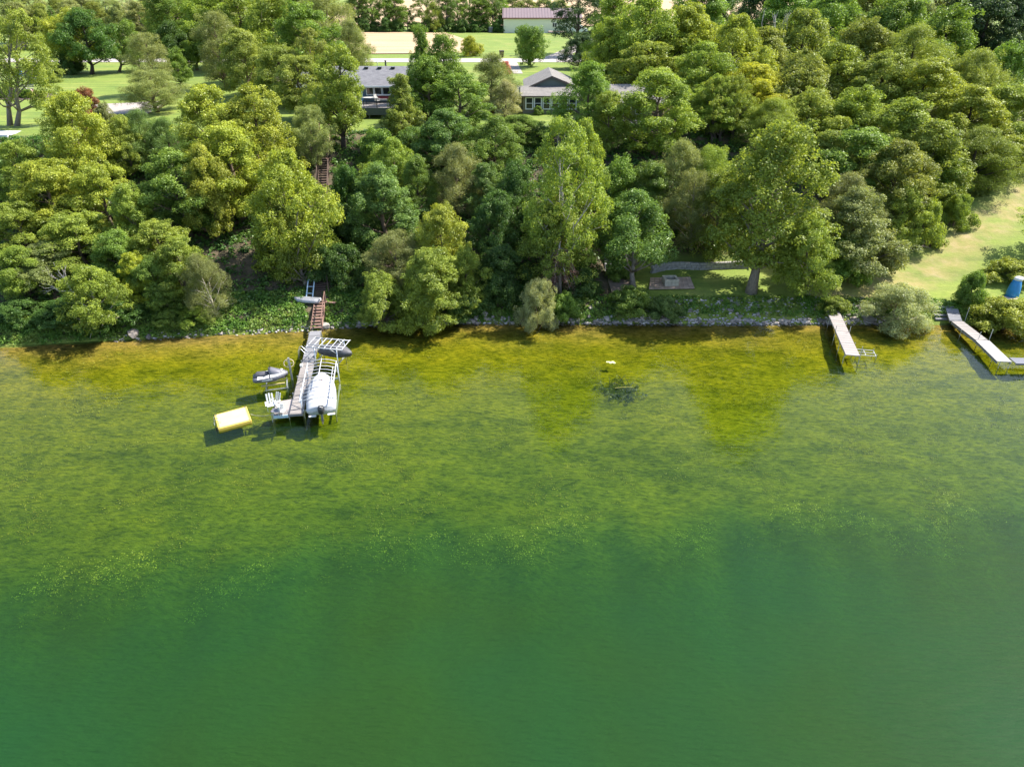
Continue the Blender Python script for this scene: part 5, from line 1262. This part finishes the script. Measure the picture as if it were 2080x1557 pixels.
bp_ = on_ground(1890, 495); br = thing('brush_pile', bp_, .2, 'low pile of brown brush at the foot of the wood by the track', 'brush pile'); mb = MB(); rr_ = np.random.default_rng(6)
for k in range(46): p = Vector(rr_.normal(size=3)) * .5; p.z = abs(p.z) * .35; p.x *= 1.7; d = Vector(rr_.normal(size=3)); d.z *= .25; mb.bar(p - d * .4, p + d * .4, .025, 4)
mb.build('sticks', M_DEADBARK, br); MB().prism([(1.5 * math.cos(a), .8 * math.sin(a)) for a in np.linspace(0, 6, 14)], -.1, .06).build('mound', mulch_m, br)
# floating flowers and the sunken brush in the lake
lp_ = at(1240, 736, .03); ly = thing('lily_cluster', lp_, 0, 'small cluster of pale yellow floating leaves on the shallow water', 'water lily'); M_LILY = mat('pale_lily', (.62, .66, .28), .5, var=.1)
for k, (x, y) in enumerate(((-.22, .1), (.0, -.06), (.2, .12), (.28, -.08), (-.08, .06), (.1, .02))):
    MB().prism([(x + .12 * math.cos(a), y + .11 * math.sin(a)) for a in np.linspace(.3, 5.9, 10)], -.012 + k * .004, .004 + k * .004).build('leaf', M_LILY, ly)
q = at(1262, 780, 0); sbz = -float(depth(q.x, q.y)); q.z = sbz + .1
sb = thing('sunken_brush', q, 0, 'dark sunken brush heap under the water below the floating leaves', 'brush'); mb = MB(); rr_ = np.random.default_rng(12)
for k in range(26):
    a = rr_.uniform(0, 6.28); r_ = rr_.uniform(.1, 1.1); p = Vector((math.cos(a) * r_, math.sin(a) * r_, .1)); d = Vector((rr_.normal(), rr_.normal(), abs(rr_.normal()) * .35)).normalized()
    mb.tube([p, p + d * .5 + Vector((0, 0, .1)), p + d * .95], [.035, .03, .012], 4)
mb.build('sticks', mat('waterlogged_wood', (.07, .08, .04), .9), sb)
_r = np.random.default_rng(2); _p = np.stack([_r.normal(size=90) * .75, _r.normal(size=90) * .75, np.full(90, .02)], 1)
_o = cover_mesh('weed_clump', _p, .3, 26, .12, 41, leaf_mat('dark_weed', .2, False, cover_col((.03, .05, .012), (.06, .085, .016), (.10, .12, .02), 1.5)), .9); _o.parent = sb
mb = MB(); [mb.tube([(x, -.35, .5), (x + .6, -.3, .58), (x + 1.0, -.2, .5)], .03, 4) for x in (-.5, -.2)]; mb.build('pale_stems', M_SKID, sb)
# ------------------------------------------------------------------ houses
def shingle(name, c1, c2):
    m, nt, b = new_mat(name); tc = N(nt, 'ShaderNodeTexCoord')
    br = N(nt, 'ShaderNodeTexBrick'); nt.links.new(tc.outputs['Object'], br.inputs['Vector'])
    br.inputs['Color1'].default_value = (*c1, 1); br.inputs['Color2'].default_value = (*c2, 1); br.inputs['Mortar'].default_value = (*[x * .6 for x in c1], 1)
    br.inputs['Scale'].default_value = 1; br.inputs['Brick Width'].default_value = .35; br.inputs['Row Height'].default_value = .16; br.inputs['Mortar Size'].default_value = .012
    f = noise(nt, 1.2, 4, .6, tc.outputs['Object'])
    nt.links.new(mixc(nt, .7, br.outputs[0], ramp(nt, f, [(.3, (.75, .75, .75)), (.7, (1.15, 1.13, 1.1))]), 'MULTIPLY'), b.inputs['Base Color']); b.inputs['Roughness'].default_value = .95
    bump(nt, br.outputs['Fac'], -.4, .02, b); return m
M_SHG = shingle('charcoal_shingles', (.15, .15, .165), (.20, .20, .215)); M_SHT = shingle('taupe_shingles', (.18, .168, .158), (.235, .218, .20))
M_WBLUE = mat('slate_blue_siding', (.10, .16, .22), .7, var=.06); M_WTAN = mat('olive_tan_siding', (.20, .185, .14), .75, var=.06); M_WGREEN = mat('grey_green_siding', (.13, .155, .14), .75, var=.06)
M_CREAM = mat('cream_steel', (.72, .71, .55), .5, var=.03); M_MAROON = mat('dusty_maroon_steel', (.205, .15, .15), .5, var=.06, scale=1.5); M_DECKG = mat('deck_skirt_grey', (.085, .095, .10), .8)
M_TRIM = mat('white_trim', (.74, .75, .76), .5, var=.03); M_BRIM = mat('brown_trim', (.11, .085, .07), .7); M_SKYB = mat('sky_blue_door', (.30, .50, .70), .5)
def window(root, x0, x1, y, z0, z1, m=None, mull=0, hbar=False, w=.09, name='window'):
    fr = MB()
    fr.box(((x0 + x1) / 2, y, z0 + w / 2), (x1 - x0, .09, w)).box(((x0 + x1) / 2, y, z1 - w / 2), (x1 - x0, .09, w))
    for x in (x0 + w / 2, x1 - w / 2): fr.box((x, y, (z0 + z1) / 2), (w, .09, z1 - z0 - 2 * w))
    f = fr.build(name, m or M_TRIM, root)
    MB().box(((x0 + x1) / 2, y + .03, (z0 + z1) / 2), (x1 - x0 - 2 * w, .02, z1 - z0 - 2 * w)).build('pane', M_GLASS, f)
    if hbar: MB().box(((x0 + x1) / 2, y - .02, (z0 + z1) / 2), (x1 - x0 - 2 * w, .05, .06)).build('glazing_bar', m or M_TRIM, f)
    return f
def laps(root, x0, x1, y, z0, z1, m, st=.2):
    mb = MB(); n = int((z1 - z0) / st)
    for k in range(n): mb.add([(x0, y, z0 + k * st), (x1, y, z0 + k * st), (x1, y + .022, z0 + (k + 1) * st), (x0, y + .022, z0 + (k + 1) * st), (x0, y + .03, z0 + k * st), (x1, y + .03, z0 + k * st)], [(0, 1, 2, 3), (4, 5, 1, 0)])
    o = mb.build('lap_siding', m, root); o['kind'] = 'stuff'; return o
# house with the grey roof
def X_(px, py, y): return at_y(px, py, y).x
YW = 98.2; xL, xR = X_(612, 190, YW), X_(858, 190, YW); zb = PLAT - .1; zE, zR = 14.05, 15.65; zDk = 12.05
h1 = thing('grey_roofed_house', ((xL + xR) / 2, YW, zb), 0, 'low house with a dark grey shingle roof and a raised deck, above the long stair', 'house')
cx = (xL + xR) / 2; Wd = (xR - xL) / 2; Dp = 9.0
MB().box((0, Dp / 2, (zE - zb) / 2), (2 * Wd, Dp, zE - zb)).build('wall', M_WBLUE, h1)
laps(h1, -Wd, Wd, -.045, 0, zE - zb - .05, M_WBLUE)
rf = MB(); o_ = .55
for s_ in (0, 1):
    yl = -o_ if s_ == 0 else Dp + o_; ym = Dp / 2
    rf.hexa([(-Wd - .4, yl, zE - zb - .18), (Wd + .4, yl, zE - zb - .18), (Wd + .4, ym, zR - zb), (-Wd - .4, ym, zR - zb), (-Wd - .4, yl, zE - zb), (Wd + .4, yl, zE - zb), (Wd + .4, ym, zR - zb + .18), (-Wd - .4, ym, zR - zb + .18)])
ro = rf.build('roof', M_SHG, h1)
for px in (745, 772, 799): MB().box((X_(px, 142, YW + 4) - cx, Dp / 2 - .7, zR - zb + .05), (.5, .45, .22)).build('roof_vent', M_BLACK, ro)
MB().prism([(-Wd, -.01), (Wd, -.01), (Wd, Dp + .01), (-Wd, Dp + .01)], zE - zb, zE - zb + .1).build('ceiling_board', M_TRIM, h1)
MB().box((0, -o_ - .03, zE - zb - .1), (2 * Wd + .8, .05, .2)).build('gutter', M_TRIM, h1)
for s_ in (-1, 1): MB().add([(s_ * Wd, 0, zE - zb), (s_ * Wd, Dp, zE - zb), (s_ * Wd, Dp / 2, zR - zb), (s_ * (Wd - .1), 0, zE - zb), (s_ * (Wd - .1), Dp, zE - zb), (s_ * (Wd - .1), Dp / 2, zR - zb)], [(0, 1, 2), (5, 4, 3), (0, 3, 4, 1), (1, 4, 5, 2), (2, 5, 3, 0)]).build('gable', M_WBLUE, h1)
zc0, zc1 = at_y(760, 193.5, YW).z - zb, zE - zb - .22
xs4 = [X_(p, 185, YW) - cx for p in (743.5, 760, 776.5, 793.5, 810)]
for k in range(4): window(h1, xs4[k] + .03, xs4[k + 1] - .03, -.12, zc0, zc1)
window(h1, X_(640, 200, YW) - cx, X_(668, 200, YW) - cx, -.12, zc0, zc1)
dr = MB().box(((X_(722, 190, YW) + X_(737, 190, YW)) / 2 - cx, -.12, zDk - zb + 1.0), (1.0, .1, 2.0)).build('door', M_SKYB, h1)
MB().box(((X_(722, 190, YW) + X_(737, 190, YW)) / 2 - cx - .05, -.19, zDk - zb + 1.2), (.6, .03, 1.2)).build('pane', M_GLASS, dr)
# its deck
yd = 93.3; dx0, dx1 = X_(715, 220, yd), X_(850, 220, yd)
dk = thing('raised_deck', ((dx0 + dx1) / 2, yd, zb), 0, 'raised wooden deck with black railings in front of the grey roofed house', 'deck')
wd_ = (dx1 - dx0) / 2; dz = zDk - zb; dd2 = YW - yd - .2
n = 30; pm = MB().box((0, 0, 0), (2 * wd_, dd2 / n - .012, .04)).mesh('plank', M_DECK)
for k in range(n): link_mesh('plank', pm, dk, (0, (k + .5) * dd2 / n, dz))
MB().box((0, -.06, dz - .42), (2 * wd_ + .1, .08, .8)).build('skirt', M_DECKG, dk)
for sx in (-1, 1): MB().box((sx * (wd_ + .02), dd2 / 2, dz - .3), (.06, dd2, .56)).build('skirt', M_DECKG, dk)
for px in (721, 750, 780, 812): MB().box((X_(px, 235, yd) - dk.location.x, .12, (dz - .8) / 2 - .1), (.16, .16, dz - .6)).build('post', M_DECKG, dk)
for k, px in enumerate((739, 765.5, 792, 819)):
    MB().box((X_(px, 215, yd) - dk.location.x, .05, dz + .48), (.09, .09, .95)).build('railing_post', M_BLACK, dk)
MB().box((.8, .05, dz + .95), (2 * wd_ - 1.7, .07, .06)).build('handrail', M_BLACK, dk); MB().box((.8, .05, dz + .12), (2 * wd_ - 1.7, .04, .04)).build('bottom_rail', M_BLACK, dk)
mb = MB()
for k in range(56): mb.box((-wd_ + 1.7 + k * (2 * wd_ - 1.8) / 55, .05, dz + .53), (.02, .02, .8))
mb.build('balusters', M_BLACK, dk)['kind'] = 'stuff'
ds = thing('deck_steps', (X_(709, 228, 93.8), 93.9, zb), 0, 'brown steps at the left end of the raised deck', 'steps')
for k in range(5): MB().box((.0, .25 * k, .28 + k * .25), (.95, .3, .06)).build('tread', M_RED, ds)
for s_ in (-.5, .5): MB().beam((s_, -.1, .1), (s_, 1.15, 1.4), .05, .25).build('stringer', M_BRN, ds)
# deck furniture
def patio_chair(px, py, y, rz, label, m):
    p = at_y(px, py, y); r = thing('patio_chair', (p.x, y, zDk + .03), rz, label, 'chair', 'chairs on the raised deck')
    MB().box((0, 0, .42), (.52, .5, .06)).build('seat', m, r); MB().box((0, .27, .78), (.52, .06, .7), rx=-.2).build('backrest', m, r)
    for sx in (-.23, .23):
        for sy in (-.2, .2): MB().bar((sx, sy, 0), (sx, sy, .4), .02).build('leg', M_BLACK, r)
        MB().box((sx * 1.1, 0, .62), (.06, .5, .03)).build('armrest', m, r)
M_TANF = mat('tan_fabric', (.55, .45, .38), .8)
patio_chair(721, 207, 95.2, R_(35), 'tan patio chair nearest the deck steps', M_TANF); patio_chair(730, 212, 94.6, R_(140), 'tan patio chair turned to the house, near the deck steps', M_TANF); patio_chair(766, 202, 96.2, R_(60), 'grey patio chair beside the oval table', mat('grey_fabric', (.4, .4, .38), .8))
p = at_y(752, 199, 96.5); tb = thing('oval_table', (p.x, 96.5, zDk + .03), 0, 'pale oval patio table under the house windows', 'table')
MB().prism([(1.0 * math.cos(a), .55 * math.sin(a)) for a in np.linspace(0, 6.0, 18)], .7, .74).build('tabletop', mat('pale_table', (.5, .5, .47), .4), tb)
for sx in (-.55, .55): MB().bar((sx, 0, 0), (sx, 0, .7), .04).build('leg', M_BLACK, tb)
p = at_y(780, 201, 97.2); bn = thing('striped_bench', (p.x, 97.3, zDk + .03), 0, 'deck bench with white and dark red striped cushions', 'bench')
M_DRED = mat('dark_red_fabric', (.16, .025, .03), .8)
for k, (z, m_) in enumerate(((.38, M_WHITE), (.55, M_DRED), (.72, M_DRED), (.9, M_WHITE))): MB().box((0, .1 * k - .2, z), (1.7, .3 if k == 0 else .12, .16)).build('cushion', m_, bn)
for sx in (-.7, .7): MB().box((sx, 0, .15), (.08, .4, .3)).build('leg', M_BLACK, bn)
# mail posts at the road
p = at(784, 139, PLAT); mp = thing('dark_post', p, 0, 'dark square post on the grass behind the grey roof', 'post'); MB().box((0, 0, .6), (.28, .28, 1.4)).build('shaft', M_DGREY, mp); MB().box((0, 0, 1.34), (.4, .4, .1)).build('cap', M_BLACK, mp)
p = at(767, 139, PLAT); mp = thing('mailbox', p, 0, 'small white mailbox on a thin post behind the grey roof', 'mailbox'); MB().box((0, 0, .5), (.1, .1, 1.0)).build('post', M_GALV, mp); MB().box((0, 0, 1.1), (.25, .5, .26)).build('box', M_WHITE, mp, bevel=.05)

# gabled house
h2_ = thing('gabled_house', (X_(1100, 228, 97), 97, zb), 0, 'tan house with a gabled roof, white-framed sunroom windows and a long right wing', 'house')
gx0 = h2_.location.x
sx0, sx1 = X_(1062, 215, 97) - gx0, X_(1178, 215, 97) - gx0; zs0, zs1 = 12.95 - zb, 13.55 - zb
MB().box(((sx0 + sx1) / 2, 2.0, zs0 / 2), (sx1 - sx0, 4.0, zs0)).build('sunroom_wall', M_WTAN, h2_)
laps(h2_, sx0, sx1, -.045, 0, at_y(1090, 224, 97).z - zb, M_WTAN)
sr = MB().hexa([(sx0 - .3, -.4, zs0 - .12), (sx1, -.4, zs0 - .12), (sx1, 4.2, zs1 - .1), (sx0 - .3, 4.2, zs1 - .1), (sx0 - .3, -.4, zs0 + .03), (sx1, -.4, zs0 + .03), (sx1, 4.2, zs1 + .05), (sx0 - .3, 4.2, zs1 + .05)]).build('sunroom_roof', M_SHT, h2_)
MB().box(((sx0 + sx1) / 2 - .15, -.43, zs0 - .06), (sx1 - sx0 + .3, .05, .16)).build('gutter', M_BRIM, h2_)
zw0, zw1 = at_y(1090, 222.5, 97).z - zb, at_y(1090, 197, 97).z - zb
for k in range(6):
    a = X_(1067 + k * 17.6, 210, 97) - gx0; window(h2_, a, a + 1.02, -.1, zw0, zw1, M_TRIM, 0, True, .13)
lw0 = X_(1042, 220, 98) - gx0
MB().box(((lw0 + sx0) / 2, 3.0, 1.0), (sx0 - lw0 - .01, 3.6, 2.0)).build('porch_wall', M_WTAN, h2_)
MB().hexa([(lw0 - .3, .9, 1.95), (sx0 - .31, .9, 1.95), (sx0 - .31, 4.8, 2.7), (lw0 - .3, 4.8, 2.7), (lw0 - .3, .9, 2.08), (sx0 - .31, .9, 2.08), (sx0 - .31, 4.8, 2.83), (lw0 - .3, 4.8, 2.83)]).build('porch_roof', M_SHT, h2_)
window(h2_, lw0 + .3, sx0 - .1, 1.1, .9, 1.8)
# main block with the front gable
gL, gR = X_(1072, 178, 101) - gx0, X_(1176, 178, 101) - gx0; gM = X_(1121, 160, 101) - gx0; zge, zga = 13.35 - zb, 14.75 - zb; yb = 14.0
MB().box(((gL + gR) / 2, (4.2 + yb) / 2, zge / 2), (gR - gL, yb - 4.2, zge)).build('wall', M_WGREEN, h2_)
MB().add([(gL, 4.15, zge), (gR, 4.15, zge), (gM, 4.15, zga), (gL, 4.3, zge), (gR, 4.3, zge), (gM, 4.3, zga)], [(0, 1, 2), (5, 4, 3), (0, 3, 4, 1), (1, 4, 5, 2), (2, 5, 3, 0)]).build('gable', M_WGREEN, h2_)
mb = MB()
for s_, xe in ((-1, gL - .5), (1, gR + .5)):
    ze = zge - (zga - zge) * .5 / (gM - gL)
    mb.hexa([(xe, 3.8, ze - .1), (gM, 3.8, zga - .1), (gM, yb, zga - .1), (xe, yb, ze - .1), (xe, 3.8, ze + .08), (gM, 3.8, zga + .08), (gM, yb, zga + .08), (xe, yb, ze + .08)][::1])
rf2 = mb.build('roof', M_SHT, h2_)
for s_, xe in ((-1, gL - .5), (1, gR + .5)): MB().beam((xe, 3.76, zge - .17), (gM, 3.76, zga), .05, .2).build('barge_board', M_BRIM, h2_)
mb = MB(); gm2 = gM - .3     # the cross ridge behind, a second gable turned sideways
mb.hexa([(gL - .5, yb - 5.0, zga - .3), (gR + 2.5, yb - 5.0, zga - .3), (gR + 2.5, yb - 2.2, zga + .6), (gL + 2.0, yb - 2.2, zga + .6), (gL - .5, yb - 5.0, zga - .2), (gR + 2.5, yb - 5.0, zga - .2), (gR + 2.5, yb - 2.2, zga + .7), (gL + 2.0, yb - 2.2, zga + .7)])
# right wing
wy = 90.5 - 97; wx0, wx1 = X_(1215, 195, 91) - gx0, X_(1385, 195, 91) - gx0; zwe, zwr = 12.95 - zb, 14.4 - zb
MB().box(((wx0 + wx1) / 2, wy + 4.7 + .5, zwe / 2), (wx1 - wx0, 8.2, zwe)).build('wing_wall', M_WTAN, h2_)
mb = MB()
for s_ in (0, 1):
    yl = wy if s_ == 0 else wy + 10.4; ym = wy + 5.2
    mb.hexa([(wx0 - .3, yl, zwe - .1), (wx1 + .3, yl, zwe - .1), (wx1 + .3, ym, zwr - .1), (wx0 - .3, ym, zwr - .1), (wx0 - .3, yl, zwe + .08), (wx1 + .3, yl, zwe + .08), (wx1 + .3, ym, zwr + .08), (wx0 - .3, ym, zwr + .08)])
rf3 = mb.build('wing_roof', M_SHT, h2_)
MB().box((X_(1316, 172, 95) - gx0, wy + 5.0, zwr + .3), (.5, .5, .9)).build('chimney', M_WHITE, rf3)
MB().box((X_(1316, 172, 95) - gx0, wy + 5.0, zwr + .8), (.62, .62, .1)).build('chimney_cap', M_GREY, rf3)
for px in (1232, 1262, 1290): 
    a = X_(px, 225, 91.6) - gx0; window(h2_, a, a + 1.2, wy + .98, .9, 2.0)
# lower deck of the wing, chairs, cover
d2 = thing('low_deck', (X_(1275, 255, 87.5), 87.5, PLAT - .05), 0, 'dark low deck in the shade of the right wing', 'deck')
for k in range(12): MB().box((0, .1 + k * .25, .45), (4.6, .235, .05)).build('plank', M_DGREY, d2)
MB().box((0, -.05, .2), (4.6, .06, .5)).build('skirt', M_DECKG, d2)
for k in range(5): MB().box((-2.2 + k * 1.1, .05, .9), (.08, .08, .9)).build('railing_post', M_BLACK, d2)
MB().box((0, .05, 1.34), (4.6, .06, .06)).build('handrail', M_BLACK, d2)
for px, lb in ((1246, 'white plastic chair at the left end of the dark low deck'), (1266, 'white plastic chair in the middle of the dark low deck')):
    r = thing('plastic_chair', (X_(px, 245, 88.6), 88.6, PLAT + .43), .3, lb, 'chair', 'white chairs on the low deck')
    MB().box((0, 0, .42), (.5, .5, .05)).build('seat', M_WHITE, r); MB().box((0, .25, .72), (.5, .05, .6), rx=-.15).build('backrest', M_WHITE, r)
    for sx in (-.22, .22):
        for sy in (-.2, .2): MB().bar((sx, sy, 0), (sx, sy, .4), .02).build('leg', M_WHITE, r)
p = on_ground(1322, 280); gr = thing('covered_grill', (p.x, p.y, p.z), .3, 'small covered grill with a pale teal lid below the dark low deck', 'grill')
MB().box((0, 0, .45), (1.0, .6, .9)).build('cabinet', M_BLACK, gr); MB().loft([[(-.5, .3 * math.cos(a) * s_, .9 + .34 * math.sin(a)) for a in np.linspace(0, math.pi, 7)] if k == 0 else [(.5, .3 * math.cos(a) * s_, .9 + .34 * math.sin(a)) for a in np.linspace(0, math.pi, 7)] for k, s_ in enumerate((1, 1))]).build('lid', mat('teal_lid', (.35, .55, .6), .4), gr)

# barn
yB = 240.0; bx0, bx1 = X_(1023, 50, yB), X_(1180, 50, yB); ze_, zr_ = at_y(1080, 37, yB).z - PLAT, at_y(1080, 17, yB + 7).z - PLAT
bn_ = thing('pole_barn', ((bx0 + bx1) / 2, yB, PLAT), 0, 'long cream pole barn with a dusty maroon metal roof', 'barn'); W2 = (bx1 - bx0) / 2; D2 = 14
MB().box((0, D2 / 2, ze_ / 2), (2 * W2, D2, ze_)).build('wall', M_CREAM, bn_)
mb = MB()
for s_ in (0, 1):
    yl = -.4 if s_ == 0 else D2 + .4
    mb.hexa([(-W2 - .35, yl, ze_ - .1), (W2 + .35, yl, ze_ - .1), (W2 + .35, D2 / 2, zr_ - .1), (-W2 - .35, D2 / 2, zr_ - .1), (-W2 - .35, yl, ze_ + .05), (W2 + .35, yl, ze_ + .05), (W2 + .35, D2 / 2, zr_ + .05), (-W2 - .35, D2 / 2, zr_ + .05)])
rb_ = mb.build('roof', M_MAROON, bn_); mb = MB()
for k in range(27):
    x = -W2 + k * 2 * W2 / 26; mb.beam((x, -.4, ze_ + .09), (x, D2 / 2, zr_ + .09), .08, .08)
mb.build('roof_rib', mat('maroon_rib', (.17, .12, .12), .5), rb_)['kind'] = 'stuff'
MB().box((0, -.43, ze_ - .05), (2 * W2 + .7, .06, .3)).build('eave_trim', mat('maroon_trim', (.22, .08, .08), .6), bn_)
for s_ in (-1, 1): MB().add([(s_ * W2, 0, ze_), (s_ * W2, D2, ze_), (s_ * W2, D2 / 2, zr_), (s_ * (W2 - .1), 0, ze_), (s_ * (W2 - .1), D2, ze_), (s_ * (W2 - .1), D2 / 2, zr_)], [(0, 1, 2), (5, 4, 3), (0, 3, 4, 1), (1, 4, 5, 2), (2, 5, 3, 0)]).build('gable', M_CREAM, bn_)
mb = MB()
for k in range(46): mb.box((-W2 + .25 + k * (2 * W2 - .5) / 45, -.02, ze_ / 2 - .1), (.05, .04, ze_ - .3))
mb.build('wall_rib', M_CREAM, bn_)['kind'] = 'stuff'
xw = X_(1126.5, 56, yB) - bn_.location.x; wf = window(bn_, xw - .6, xw + .6, -.08, 1.6, 2.7, M_GREY, 0, False, .08); MB().box((xw, -.1, 2.15), (.08, .06, 1.0)).build('mullion', M_TRIM, wf)
p = at(1132, 70, PLAT); tr_ = thing('flatbed_trailer', (p.x, p.y + 1.0, PLAT), 0, 'flatbed trailer with two white wheels in front of the barn', 'trailer')
MB().box((0, 0, .7), (5.2, 1.9, .14)).build('bed', mat('trailer_timber', (.5, .42, .36), .8), tr_); MB().box((.0, -.98, .62), (5.6, .06, .22)).build('side_rail', M_RUST, tr_)
MB().beam((2.8, 0, .6), (4.2, 0, .5), .15, .12).build('tongue', M_BLACK, tr_)
for x in (-.48, .48):
    w_ = MB().tube([(x, -1.12, .38), (x, -.9, .38)], .36, 14).build('wheel', M_BLACK, tr_); MB().tube([(x, -1.14, .38), (x, -1.1, .38)], .2, 12).build('rim', M_WHITE, w_)
MB().box((0, -1.0, .86), (1.9, .28, .06)).build('mudguard', M_BLACK, tr_)
p = at(1176, 69, PLAT); va = thing('white_van', (p.x, p.y + 1.2, PLAT), 0, 'white van half hidden by the dark tree at the end of the barn', 'van')
MB().loft([[(x, -.95, .4), (x, .95, .4), (x, .9, h), (x, -.9, h)] for x, h in ((-2.3, 1.4), (-2.2, 2.2), (1.0, 2.25), (1.7, 1.5), (2.6, 1.3), (2.7, .8))]).build('body', M_WHITE, va)
for x in (-1.4, 1.7): w_ = MB().tube([(x, -1.0, .36), (x, -.75, .36)], .36, 12).build('wheel', M_BLACK, va); MB().tube([(x, -1.02, .36), (x, -.99, .36)], .2, 10).build('rim', M_GALV, w_)
MB().box((-.5, -.95, 1.75), (2.2, .03, .55)).build('side_window', M_GLASS, va)
p = at(1019, 117, PLAT); bi = thing('wheelie_bin', p, .2, 'dark brown refuse bin standing at the roadside', 'bin'); M_BIN = mat('brown_bin', (.07, .04, .035), .5)
MB().loft([[(-s_, -s_, z), (s_, -s_, z), (s_, s_, z), (-s_, s_, z)] for s_, z in ((.36, .1), (.45, 1.25))]).build('body', M_BIN, bi); MB().box((0, 0, 1.32), (.98, 1.0, .12)).build('lid', M_BIN, bi, bevel=.03)
for x in (-.3, .3): MB().tube([(x - .05, .42, .14), (x + .05, .42, .14)], .14, 10).build('wheel', M_BLACK, bi)
p = at(997, 66, PLAT); ub_ = thing('utility_box', p, 0, 'small grey utility box on the grass left of the barn', 'box'); MB().box((0, 0, .7), (1.2, 1.0, 1.4)).build('cabinet', M_GREY, ub_, bevel=.05); MB().box((0, 0, 1.43), (1.3, 1.1, .1)).build('lid', M_GALV, ub_)

# left lawn: flower bed, blue play thing, white deck, mulch
fb = on_ground(62, 196); bd = thing('flower_bed', fb, 0, 'kidney shaped dark mulch bed with green plants on the left lawn', 'flower bed')
MB().prism([((4.6 + .5 * math.sin(2 * a)) * math.cos(a), 3.6 * math.sin(a)) for a in np.linspace(0, 6.1, 26)], -.2, .06).build('mulch', mulch_m, bd)
for k, (x, y) in enumerate(((-3.2, -1.4), (-2.2, -.6), (-1.2, -1.2), (-.4, -.6), (.6, -1.4), (-2.6, .5))):
    cm, tm, R, H = VAR['bush'][k % 2]; c = link_mesh('plant', cm, bd, (x, y, 0)); c.scale = (.36, .36, .3); c.color = (.10, .17, .02, 1)
bs = on_ground(52, 186); be = thing('garden_bench', bs, .1, 'pale bench behind the mulch bed on the left lawn', 'bench')
for k in range(3): MB().box((0, k * .16, .42), (2.4, .14, .04)).build('seat_slat', M_PALE, be)
for k in range(2): MB().box((0, .5, .62 + k * .2), (2.4, .04, .14)).build('back_slat', M_PALE, be)
for sx in (-1, 1): MB().box((sx, .2, .2), (.08, .5, .4)).build('leg', M_BRN, be)
p = on_ground(60, 192); pl = thing('leaning_stake', p, 0, 'pale leaning stake at the mulch bed', 'stake'); MB().beam((.0, 0, -.2), (-.8, .3, 2.6), .09, .09).build('shaft', M_PALE, pl); MB().box((.35, 0, .35), (.3, .3, .7)).build('marker', mat('pinkish_block', (.55, .36, .3), .8), pl)
p = on_ground(43, 160); bl = thing('blue_sign', p, 0, 'small blue and white board seen through the double-trunked tree', 'sign'); MB().box((0, 0, .95), (.9, .08, 1.1)).build('board', mat('bright_blue', (.08, .22, .7), .5), bl); MB().box((-.1, -.05, 1.5), (.6, .05, .5)).build('white_panel', M_WHITE, bl); MB().bar((0, 0, -.2), (0, 0, .4), .05).build('post', M_GALV, bl)
p = on_ground(2, 278); wdk = thing('white_terrace', p, 0, 'white flat terrace at the left edge below the double-trunked tree', 'terrace')
for k in range(8): MB().box((-3 + 0, -.2 + k * .38, .2), (8.2, .36, .1)).build('board', M_WHITE, wdk)
MB().box((-3, -.45, .05), (8.2, .1, .5)).build('edge_board', M_TRIM, wdk)
for x in (-4, -1, .9): MB().box((x, -.3, -.3), (.16, .16, .8)).build('post', M_TRIM, wdk)
p = on_ground(579, 196); sd_ = thing('garden_shed', p, .1, 'small shed with a tan roof in the shade left of the house', 'shed')
MB().box((0, 0, 1.0), (2.6, 2.2, 2.0)).build('wall', M_DGREY, sd_); MB().add([(-1.5, -1.3, 1.95), (1.5, -1.3, 1.95), (1.5, 0, 2.7), (-1.5, 0, 2.7), (-1.5, 1.3, 1.95), (1.5, 1.3, 1.95), (-1.5, 1.3, 2.02), (1.5, 1.3, 2.02), (-1.5, 0, 2.78), (1.5, 0, 2.78), (-1.5, -1.3, 2.02), (1.5, -1.3, 2.02)], [(0, 1, 2, 3), (3, 2, 5, 4), (10, 8, 9, 11), (8, 6, 7, 9), (0, 10, 11, 1), (4, 5, 7, 6), (0, 3, 8, 10), (3, 4, 6, 8), (1, 11, 9, 2), (2, 9, 7, 5)]).build('roof', mat('tan_shingle', (.42, .30, .22), .9), sd_)
MB().box((1.32, 0, 1.1), (.05, .8, 1.6)).build('door', M_WHITE, sd_)
p = on_ground(575, 212); rd = thing('red_planter', p, 0, 'dark planter of red flowers in the shade in front of the small shed', 'planter')
MB().loft([[(s_ * math.cos(a), s_ * math.sin(a), z) for a in np.linspace(0, 6.283, 11)[:-1]] for s_, z in ((.3, 0), (.42, .5))]).build('pot', M_BLACK, rd); cm, tm, R, H = VAR['bush'][0]; c = link_mesh('flowers', cm, rd, (0, 0, .4)); c.scale = (.28, .28, .3); c.color = (.42, .03, .02, 1)
